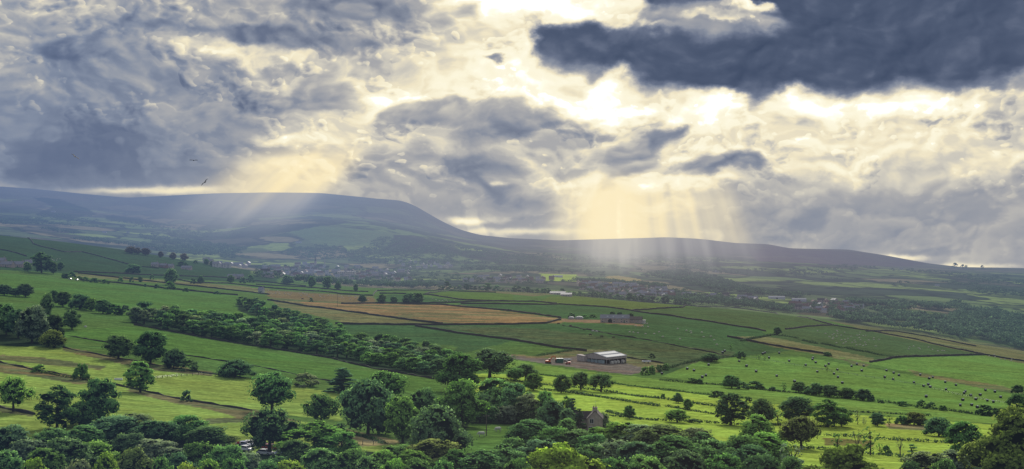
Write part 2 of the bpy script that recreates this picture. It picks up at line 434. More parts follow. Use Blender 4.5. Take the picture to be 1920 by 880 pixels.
    c = t.mix(far, c, fc)
    b = t.new('ShaderNodeBsdfDiffuse'); t.l.new(c, b.inputs[0])
    bp = t.new('ShaderNodeBump', ins={'Strength': .5, 'Distance': 1.2}); t.l.new(n2, bp.inputs['Height']); t.l.new(bp.outputs[0], b.inputs['Normal'])
    finish(m, t, b.outputs[0]); return m
M['ground'] = ground_mat()

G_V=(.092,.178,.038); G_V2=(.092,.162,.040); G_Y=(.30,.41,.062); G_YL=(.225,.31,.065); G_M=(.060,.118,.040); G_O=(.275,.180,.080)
G_OL=(.17,.165,.068); G_HILLSHADE=(.044,.082,.036); G_TAN=(.28,.23,.11); G_DG=(.078,.122,.038); G_DG2=(.074,.122,.044); G_B=(.140,.245,.050)
G_BR=(.17,.150,.070); G_MUD=(.17,.145,.125); G_WOODSHADE=(.030,.050,.024)  # darkest one: woodland floor with tree shade painted in
FIELDS = [ # (near/far limits, roughness of the sward, colour, outline)
 ('n',.15,G_HILLSHADE,[(-600,380),(0,430),(240,470),(520,515),(520,532),(240,520),(-600,470)]),  # hillside green darkened in its colour to stand for shadow
 ('n',.1,G_OL,[(140,512),(505,541),(505,550),(300,534),(140,520)]),
 ('n',.1,G_V2,[(140,519),(300,531),(480,549),(480,556),(300,542),(140,526)]),
 ('n',.0,G_V,[(-600,480),(0,513),(60,516),(150,528),(300,543),(450,556),(500,563),(520,600),(250,600),(0,556),(-600,530)]),
 ('n',.0,G_V2,[(-600,530),(0,556),(250,596),(255,625),(125,622),(0,640),(-600,640)]),
 ('n',.05,G_V,[(118,620),(250,612),(420,642),(640,690),(825,714),(825,745),(620,716),(460,684),(340,668),(200,645),(118,640)]),
 ('n',.25,G_V2,[(118,632),(200,645),(460,684),(623,716),(800,742),(800,760),(480,712),(290,686),(118,654)]),
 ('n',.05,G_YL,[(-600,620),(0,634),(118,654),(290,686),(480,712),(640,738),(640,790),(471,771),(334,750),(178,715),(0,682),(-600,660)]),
 ('n',.9,G_BR,[(0,666),(70,670),(130,678),(200,688),(190,694),(90,685),(0,675)]),
 ('n',.9,G_BR,[(118,650),(200,666),(290,682),(400,698),(400,706),(280,694),(118,658)]),
 ('n',.1,G_YL,[(-600,660),(0,682),(178,715),(334,750),(471,771),(620,802),(760,835),(500,900),(-600,900)]),
 ('n',.9,G_BR,[(-300,650),(0,678),(70,692),(180,712),(150,722),(60,706),(0,698),(-300,670)]),
 ('n',.7,G_BR,[(240,728),(334,746),(413,760),(480,768),(560,790),(480,792),(400,770),(330,756),(240,735)]),
 ('n',.8,G_BR,[(380,785),(470,783),(480,792),(390,794)]),
 ('n',.3,G_BR,[(0,760),(64,776),(64,782),(0,772)]),
 ('n',.3,G_TAN,[(630,800),(700,815),(760,830),(690,838),(620,838)]),
 ('n',.35,G_M,[(640,608),(1060,606),(1210,610),(1420,620),(1500,655),(1400,668),(1250,703),(1100,660),(960,640),(840,670),(860,650),(640,625)]),
 ('n',.2,G_M,[(860,566),(1050,571),(1140,577),(1280,596),(1430,620),(1430,640),(1205,612),(1055,600),(860,575)]),
 ('n',1.,(.085,.118,.048),[(800,610),(1000,616),(1380,660),(1340,690),(1240,690),(1100,655),(960,635)]),
 ('n',.5,G_OL,[(495,543),(700,556),(710,569),(860,572),(1055,599),(1055,607),(830,609),(660,608),(520,575)]),
 ('n',.6,G_O,[(650,569),(860,572),(1055,598),(1050,606),(860,608),(703,590),(575,573),(560,566)]),
 ('n',.4,(.19,.145,.065),[(500,545),(700,558),(705,569),(560,563),(500,556)]),
 ('n',.2,G_M,[(707,556),(740,552),(868,564),(860,568),(740,569),(707,568)]),
 ('n',.0,G_V,[(470,533),(573,539),(640,546),(700,549),(699,555),(640,552),(582,546),(470,540)]),
 ('n',.0,(.1,.16,.03),[(800,553),(842,547),(960,551),(965,566),(868,563)]),
 ('n',.3,G_BR,[(870,544),(1000,544),(1050,551),(1000,556),(930,549)]),
 ('n',.0,G_V2,[(640,545),(760,545),(830,545),(840,542),(640,541)]),
 ('n',.1,(.115,.155,.035),[(1010,567),(1030,556),(1090,556),(1160,563),(1277,573),(1184,582),(1140,577),(1044,570)]),
 ('n',.3,G_DG,[(1184,583),(1280,576),(1366,575),(1455,588),(1540,602),(1570,612),(1472,620),(1419,618),(1280,597)]),
 ('n',.25,G_DG2,[(1440,632),(1472,619),(1570,612),(1643,624),(1847,667),(1694,671),(1631,680)]),
 ('n',.4,G_OL,[(1364,631),(1440,631),(1640,672),(1625,690),(1552,668),(1452,651)]),
 ('n',.1,G_B,[(1560,668),(1631,680),(1694,671),(1847,667),(1920,680),(2500,740),(2500,790),(1920,735),(1736,705)]),
 ('n',.4,G_OL,[(1540,598),(1720,622),(1920,655),(2500,710),(2500,760),(1920,682),(1847,667),(1643,624)]),
 ('n',.5,G_OL,[(1700,692),(1760,706),(1880,724),(1920,735),(1920,740),(1840,728),(1730,712)]),
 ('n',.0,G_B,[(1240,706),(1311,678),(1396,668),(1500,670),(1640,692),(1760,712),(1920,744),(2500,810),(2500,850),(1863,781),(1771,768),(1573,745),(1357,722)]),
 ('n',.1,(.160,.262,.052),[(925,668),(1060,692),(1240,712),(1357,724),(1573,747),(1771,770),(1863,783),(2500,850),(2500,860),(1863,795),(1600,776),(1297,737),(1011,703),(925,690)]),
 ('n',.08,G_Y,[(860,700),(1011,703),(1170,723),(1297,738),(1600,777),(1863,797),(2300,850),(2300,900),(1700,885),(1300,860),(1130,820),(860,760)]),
 ('n',.6,G_TAN,[(1655,794),(1745,798),(1750,808),(1665,804)]),
 ('n',.4,(.17,.16,.05),[(1545,820),(1640,828),(1640,838),(1545,835)]),
 ('n',.0,G_V,[(870,786),(1010,790),(960,850),(860,850)]),
 ('n',.8,G_BR,[(950,664),(1010,668),(1080,655),(1140,655),(1200,670),(1258,688),(1232,700),(1200,690),(1060,672),(950,670)]),
 ('n',.5,G_MUD,[(935,664),(1000,671),(1050,672),(1085,668),(1150,676),(1200,688),(1215,697),(1180,703),(1100,693),(1010,680),(935,670)]),
 ('n',.4,(.26,.17,.10),[(1052,598),(1130,600),(1205,609),(1205,612),(1130,606),(1052,604)]),
 ('n',.3,G_TAN,[(362,505),(400,508),(430,513),(390,511)]),
 ('n',.2,G_WOODSHADE,[(245,592),(300,600),(400,612),(480,625),(640,640),(800,655),(880,690),(830,712),(700,690),(600,668),(450,646),(300,618),(250,608)]),  # ground under the wood painted dark for the shade of its trees
 ('n',.2,G_WOODSHADE,[(440,568),(520,580),(640,625),(640,635),(560,615),(450,585)]),
 ('n',.2,G_WOODSHADE,[(-600,820),(60,836),(180,815),(300,800),(380,802),(430,830),(470,850),(560,850),(640,842),(740,850),(860,850),(960,850),(1000,815),(1200,815),(1330,835),(1440,842),(1500,872),(1600,905),(1700,905),(1760,880),(1800,845),(2300,840),(2300,2000),(-600,2000)]),
 ('n',.2,G_WOODSHADE,[(720,780),(800,750),(900,735),(1050,760),(1110,800),(880,795),(860,850),(760,850)]),
 ('n',.2,G_WOODSHADE,[(-400,560),(60,600),(120,622),(120,652),(-400,640)]),
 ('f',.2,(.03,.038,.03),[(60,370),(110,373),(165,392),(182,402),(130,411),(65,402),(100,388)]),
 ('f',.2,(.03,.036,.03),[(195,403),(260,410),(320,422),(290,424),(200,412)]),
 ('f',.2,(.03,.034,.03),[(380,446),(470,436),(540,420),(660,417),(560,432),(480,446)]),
 ('f',.2,(.13,.19,.08),[(540,436),(600,424),(700,432),(800,450),(760,462),(600,462)]),
 ('f',.2,(.035,.04,.035),[(740,440),(850,452),(860,470),(790,475),(735,462)]),
 ('f',.2,(.04,.045,.035),[(840,466),(960,482),(955,497),(870,482)]),
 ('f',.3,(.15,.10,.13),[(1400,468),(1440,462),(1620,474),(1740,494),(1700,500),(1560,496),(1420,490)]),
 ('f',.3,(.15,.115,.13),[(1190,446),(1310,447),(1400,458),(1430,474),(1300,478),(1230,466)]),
 ('f',.2,(.42,.55,.06),[(1012,513),(1082,515),(1084,528),(1022,527)]),  # patch of sunlight painted as a brighter field colour
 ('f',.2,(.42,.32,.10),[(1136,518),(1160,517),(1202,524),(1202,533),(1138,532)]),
 ('f',.2,(.09,.13,.04),[(1690,578),(1760,585),(1782,592),(1775,598),(1715,590)]),
 ('f',.2,(.1,.085,.05),[(1490,588),(1560,583),(1590,586),(1560,596),(1500,594)]),
 ('f',.2,(.07,.13,.04),[(1015,473),(1200,484),(1195,490),(1120,492),(1060,484)]),
 ('f',.2,(.09,.15,.05),[(860,494),(900,497),(880,502),(858,499)]),
 ('f',.2,(.1,.13,.05),[(385,470),(450,464),(500,466),(500,473),(400,478)]),
]
def inpoly(pu, pv, poly):
    r = np.zeros(pu.shape, bool); n = len(poly); j = n-1
    for i in range(n):
        xi, yi = poly[i]; xj, yj = poly[j]
        c = ((yi > pv) != (yj > pv)) & (pu < (xj-xi)*(pv-yi)/((yj-yi) if yj != yi else 1e-9)+xi)
        r ^= c; j = i
    return r
def build_ground():
    nr, nc = XX.shape
    V = np.stack([XX, YY, ZZ], -1).reshape(-1, 3)
    i = np.arange(nr-1)[:, None]*nc+np.arange(nc-1)[None]
    Q = np.stack([i, i+1, i+nc+1, i+nc], -1).reshape(-1, 4)
    me = fast_mesh('ground', V, Q)
    me.shade_smooth()
    pu = UU+fbm2(XX/9, YY/14, 21, 3)*7; pv = VT2+fbm2(XX/11, YY/16, 31, 3)*3.0*np.clip(500/YY, .15, 1.5)
    C = np.empty(XX.shape+(4,)); C[..., :3] = G_V2; C[..., 3] = 1
    R = np.full(XX.shape, .15)
    streak = fbm2(XX/75+9, YY/11+3, 55, 4)
    near = YY < 2620
    farm = np.clip((YY-2350)/250, 0, 1)
    farm = farm*np.clip(1-(YY-6200)/2600*1.0, .0, 1)
    # upland moor above the far fields
    hill = YY > 2600
    C[hill, :3] = (.1, .1, .085)
    hn = fbm2(XX/420, YY/420, 77, 5)
    C[..., 0] = np.where(hill, .125+.13*hn, C[..., 0]); C[..., 1] = np.where(hill, .115+.07*hn, C[..., 1])
    moor = YY > 6800
    for q_, v_ in ((0, .17), (1, .150), (2, .145)): C[..., q_] = np.where(moor, v_+.10*hn, C[..., q_])
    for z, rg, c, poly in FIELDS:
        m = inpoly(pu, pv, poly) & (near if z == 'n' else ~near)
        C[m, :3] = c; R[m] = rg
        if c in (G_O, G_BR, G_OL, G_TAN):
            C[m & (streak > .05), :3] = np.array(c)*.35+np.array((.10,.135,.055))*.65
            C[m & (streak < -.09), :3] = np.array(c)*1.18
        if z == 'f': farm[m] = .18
    lf = (UU < 470) & (YY > 2200) & (YY < 2640); farm[lf] = 0
    C[lf, :3] = G_HILLSHADE
    for nm, arr in (('far', farm), ('rough', R)):
        a = me.attributes.new(nm, 'FLOAT', 'POINT'); a.data.foreach_set('value', arr.astype(np.float32).ravel())
    a = me.attributes.new('col', 'FLOAT_COLOR', 'POINT'); a.data.foreach_set('color', C.astype(np.float32).ravel())
    me.materials.append(M['ground'])
    o = link(bpy.data.objects.new('ground', me))
    tag(o, 'rolling patchwork of green fields and moorland hills across the valley', 'ground', kind='structure')
build_ground()
# ------------------------------------------------------------------ trees
def leaf_cloud(rg, lobes, n, size, gap=.35, under=.25, flat=1.0):
    """leaf-sized faces spread over the skin of many lobes; returns vertices, quads, crown normals, tints"""
    lob = np.array([[*c, *(r if hasattr(r, '__len__') else (r, r, r))] for c, r in lobes], float)
    area = (lob[:, 3]*lob[:, 5]); pick = rg.choice(len(lob), size=int(n*1.6), p=area/area.sum())
    d = rg.normal(size=(len(pick), 3)); d /= np.linalg.norm(d, axis=1)[:, None]
    low = (d[:, 2] < -.25) & (rg.random(len(d)) > under); d[low, 2] *= -1
    rad = 1-np.abs(rg.normal(0, .17, len(d)))+(rg.random(len(d)) < .16)*rg.uniform(.05, .34, len(d))
    L = lob[pick]; P = L[:, :3]+d*L[:, 3:]*rad[:, None]
    # leave out what lies deep inside another lobe
    deep = np.zeros(len(P), bool)
    for l in lob: deep |= (((P-l[:3])/l[3:])**2).sum(1) < .55
    # gaps: clumpy density
    s = 1.1
    cl = fbm2(P[:, 0]*s+P[:, 2]*.7*s+40, P[:, 1]*s+P[:, 2]*s+40, int(rg.integers(1, 999)), 3)
    keep = (~deep) & (cl > (gap-.5)*.5)
    P = P[keep][:n]; d = d[keep][:n]; cl = cl[keep][:n]; L = L[keep][:n]
    m = len(P)
    cen = lob[:, :3].mean(0)
    out = P-cen; out /= np.linalg.norm(out, axis=1)[:, None]+1e-6
    N = d*.75+out*.45+rg.normal(0, .28, (m, 3)); N /= np.linalg.norm(N, axis=1)[:, None]
    G = d+rg.normal(0, .6, (m, 3)); G /= np.linalg.norm(G, axis=1)[:, None]   # face direction
    a = np.cross(G, rg.normal(size=(m, 3))); a /= np.linalg.norm(a, axis=1)[:, None]+1e-9; b = np.cross(G, a)
    sz = size*(.55+.9*rg.random(m))[:, None]
    V = np.stack([P+a*sz*.5, P+b*sz*.36, P-a*sz*.5, P-b*sz*.36], 1).reshape(-1, 3)
    Q = np.arange(m*4).reshape(-1, 4)
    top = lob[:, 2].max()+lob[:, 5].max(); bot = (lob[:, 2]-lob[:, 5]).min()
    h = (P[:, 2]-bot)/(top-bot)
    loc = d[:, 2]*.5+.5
    tint = np.clip(.10+.30*h+.36*loc+cl*.6+rg.normal(0, .10, m), 0, 1)*np.clip((rad[keep][:n]-.45)/.45, .25, 1)  # crown light painted into the tint: pale tops, dark undersides and inside
    return V, Q, np.repeat(N, 4, 0), np.repeat(tint, 4)
def core(lobes, k=.72):
    mb = MB()
    for c, r in lobes:
        r = r if hasattr(r, '__len__') else (r, r, r)
        mb.ball(c, tuple(q*k for q in r), 8, 5)
    V = np.array(mb.v); f = [q for q in mb.f]
    Q = np.array(f); N = np.zeros_like(V); N[:, 2] = -.3; N += rng.normal(0, .4, N.shape)
    return V, Q, N, np.full(len(V), .10)  # dark filler balls paint the shade inside the crown
def crown_mesh(name, seed, lobes, n, size, gap=.35, under=.25, solid=.58):
    rg = np.random.default_rng(seed)
    V, Q, N, T = leaf_cloud(rg, lobes, n, size, gap, under)
    if solid:
        v, q, nn, tt = core(lobes, solid); q = q+len(V)
        V = np.vstack([V, v]); Q = np.vstack([Q, q]); N = np.vstack([N, nn]); T = np.concatenate([T, tt])
    me = fast_mesh(name, V, Q)
    a = me.attributes.new('tint', 'FLOAT', 'POINT'); a.data.foreach_set('value', T.astype(np.float32))
    a = me.attributes.new('nrm', 'FLOAT_VECTOR', 'POINT'); a.data.foreach_set('vector', N.astype(np.float32).ravel())
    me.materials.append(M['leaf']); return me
def scatter_lobes(rg, n, R, z0, z1, shape='oval', r0=.16, r1=.3):
    """lobes filling a crown outline of half-width R between heights z0 and z1"""
    out = []
    H = z1-z0
    for i in range(n):
        t = (i+.5)/n; t = min(1, max(0, t+rg.normal(0, .08)))
        if shape == 'oval': w = math.sin(math.pi*min(1, .12+t*.83))**.6
        elif shape == 'dome': w = math.sqrt(max(.04, 1-t**2.2))
        elif shape == 'umbrella': w = math.sqrt(max(.05, 1-(t-.25)**2*1.6)) if t > .2 else .7
        elif shape == 'cone': w = max(.1, 1-t)**.85
        elif shape == 'column': w = .8*math.sin(math.pi*min(1, .2+t*.72))**.5
        a = i*2.399+rg.normal(0, .4); rr = R*w*(.30+.46*rg.random())
        rl = R*(r0+(r1-r0)*rg.random()**1.5)*(1.2 if shape in ('oval','dome','umbrella') else .9)
        if shape in ('cone', 'column'): rl = min(rl, R*(.25+.75*w)); rr = R*w*.45
        out.append(((rr*math.cos(a), rr*math.sin(a), z0+rl*.6+t*(H-rl*1.35)*rg.uniform(.93,1.06)), (rl, rl, rl*(.9 if shape != 'column' else 1.2))))
    return out
def trunk_mesh(name, seed, h, r, lobes, mat, nl=6, fork=.4, twigs=0):
    rg = random.Random(seed); mb = MB()
    top = h*.72
    pts = [(0,0,-.8), (0,0,.2), (rg.uniform(-.1,.1), 0, h*fork*.5), (rg.uniform(-.2,.2), rg.uniform(-.2,.2), h*fork), (rg.uniform(-.4,.4), 0, top)]
    mb.tube(pts, [r*1.5, r*1.15, r*.85, r*.7, r*.18], 8)
    ls = sorted(lobes, key=lambda l: rg.random())[:nl]
    for c, rr in ls:
        z = h*fork*rg.uniform(.65, 1.3); e = Vector(c); s0 = Vector((0, 0, z)); mid = s0.lerp(e, .5)+Vector((0, 0, .06*h))
        mb.tube([s0, mid, e], [r*.45, r*.3, r*.1], 6)
        for k in range(twigs):
            q = e+Vector((rg.uniform(-1,1), rg.uniform(-1,1), rg.uniform(-.2,1)))*h*.12
            mb.tube([mid.lerp(e, rg.random()), q], [r*.13, r*.03], 4)
    return mb.mesh(name, [mat])

PROTO = {}   # kind -> list of (trunk mesh, crown mesh, height, width)
def proto(kind, seed, H, W, shape, z0, n, size, nl, r, gap=.38, under=.3, solid=.56, fork=.4, bark='bark', r0=.16, r1=.30, twigs=0):
    rg = np.random.default_rng(seed)
    lobes = scatter_lobes(rg, nl, W/2, z0, H, shape, r0, r1)
    cm = crown_mesh('crown', seed, lobes, n, size, gap, under, solid)
    tm = trunk_mesh('trunk', seed, H, r, lobes, M[bark], 7, fork, twigs)
    # true extent, so that every tree can be fitted to its size
    co = np.empty(len(cm.vertices)*3, np.float32); cm.vertices.foreach_get('co', co); co = co.reshape(-1, 3)
    PROTO.setdefault(kind, []).append((tm, cm, float(np.percentile(co[:, 2], 99.7)), float(np.percentile(np.abs(co[:, 0]), 98.5))*2))
for s in (1, 2, 3):
    proto('round', 10+s, 12, 12, 'oval', .9, 9500, .44, 40, .32, gap=.40)
    proto('dome', 20+s, 9, 14, 'dome', .1, 9500, .46, 40, .3, gap=.42)
    proto('spread', 30+s, 11, 14, 'umbrella', 2.2, 9000, .44, 36, .42, gap=.48, under=.6, fork=.34)
    proto('tall', 40+s, 15, 10, 'oval', 1.4, 9000, .44, 44, .3, gap=.46, under=.4)
for s in (1, 2):
    proto('sparse', 50+s, 11, 9, 'oval', 1.8, 2600, .55, 16, .26, gap=.78, under=.6, solid=0, r0=.14, r1=.24, twigs=2)
    proto('bush', 60+s, 4, 5.5, 'dome', 0, 2200, .42, 12, .12, gap=.35)
    proto('cypress', 70+s, 14, 5.5, 'cone', .3, 4500, .45, 30, .25, gap=.25)
    proto('column', 80+s, 12, 4.6, 'column', .8, 3200, .45, 16, .2, gap=.40)
proto('bare', 91, 9, 6, 'oval', 2.5, 420, .5, 10, .3, gap=.85, solid=0, bark='deadwood', twigs=6, fork=.3)
for s in (1, 2, 3): proto('small', 110+s, 10, 8.4, 'oval', .5, 1500, .75, 14, .25, gap=.3)
def big(kind, seed, H, W, shape, z0, n, size, nl): proto(kind, seed, H, W, shape, z0, n, size, nl, .4, gap=.30, r0=.09, r1=.19)
big('near', 130, 14, 15, 'dome', .6, 42000, .30, 90)
big('near', 131, 12, 12, 'dome', .6, 26000, .30, 70)

C_D=(.108,.195,.106); C_M=(.135,.262,.100); C_L=(.185,.335,.095); C_B=(.25,.36,.065); C_G=(.20,.265,.18); C_BR=(.165,.205,.080); C_DD=(.070,.120,.080); C_PU=(.11,.09,.09)
CN = {'o':(.16,.225,.065),'d':C_D,'m':C_M,'l':C_L,'b':C_B,'g':C_G,'r':C_BR,'k':C_DD,'p':C_PU}
CW = {'o':'olive green','d':'dark green','m':'mid green','l':'light green','b':'bright yellow-green','g':'grey-green','r':'brownish','k':'very dark','p':'purplish dark'}
tr = random.Random(5)
def tree(kind, P, h, w, tint, label, group=None, name=None, cat='tree', parts=True, depth=None):
    tm, cm, ph, pw = PROTO[kind][tr.randrange(len(PROTO[kind]))]
    nm = name or {'bush':'bush', 'cypress':'cypress_tree', 'bare':'bare_tree'}.get(kind, 'broadleaf_tree')
    e = empty(nm, P, tr.uniform(0, 6.28)); e.scale = (w/pw*tr.uniform(.92,1.1), w/pw*tr.uniform(.92,1.1), h/ph)
    c = CN[tint]; j = tr.uniform(.85, 1.15)
    colr = (c[0]*j*tr.uniform(.9, 1.12), c[1]*j, c[2]*j*tr.uniform(.85, 1.2), 1)
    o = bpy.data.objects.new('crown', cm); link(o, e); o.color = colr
    if kind != 'bush':
        k = bpy.data.objects.new('trunk', tm); link(k, e)
    tag(e, label, cat, group)
    return e
def place(kind, u, vt, vb, w, tint, label, group=None, **kw):
    P = at(u, vb) if vb > 0 else atY(u, -vb)
    y = P.y
    h = max(.8, (CZ-(vt-440)/F*y)-P.z); P.z -= .15
    return tree(kind, P, h*1.05, w/F*y*1.13, tint, label, group, **kw)
ORD = ['first','second','third','fourth','fifth','sixth','seventh','eighth','ninth','tenth','eleventh','twelfth','thirteenth','fourteenth','fifteenth','sixteenth','seventeenth','eighteenth','nineteenth','twentieth']
SH = {'round':'rounded','dome':'broad domed','spread':'wide-spreading','tall':'tall','sparse':'thin open-crowned','bush':'low bushy','cypress':'narrow conical','column':'upright','bare':'leafless','small':'small rounded','near':'large leafy'}
def row(items, where, group, fat=1.):
    """a row of trees read from left to right; each label says how it looks and its turn along the row"""
    items = sorted(items, key=lambda q: q[0])
    for i, (u, vt, vb, w, kind, t) in enumerate(items):
        cat = 'bush' if kind == 'bush' else 'tree'
        if vb < 0 and kind == 'dome': kind = 'round'
        if vb < 0 and t == 'd' and i % 2: t = 'mg'[i % 4 == 1]
        lab = f"{CW[t]} {cat}, {ORD[i]} from left {where}"
        place(kind, u, vt, vb, w*(1.22 if vb < 0 else 1.), t, lab, group, cat=cat)

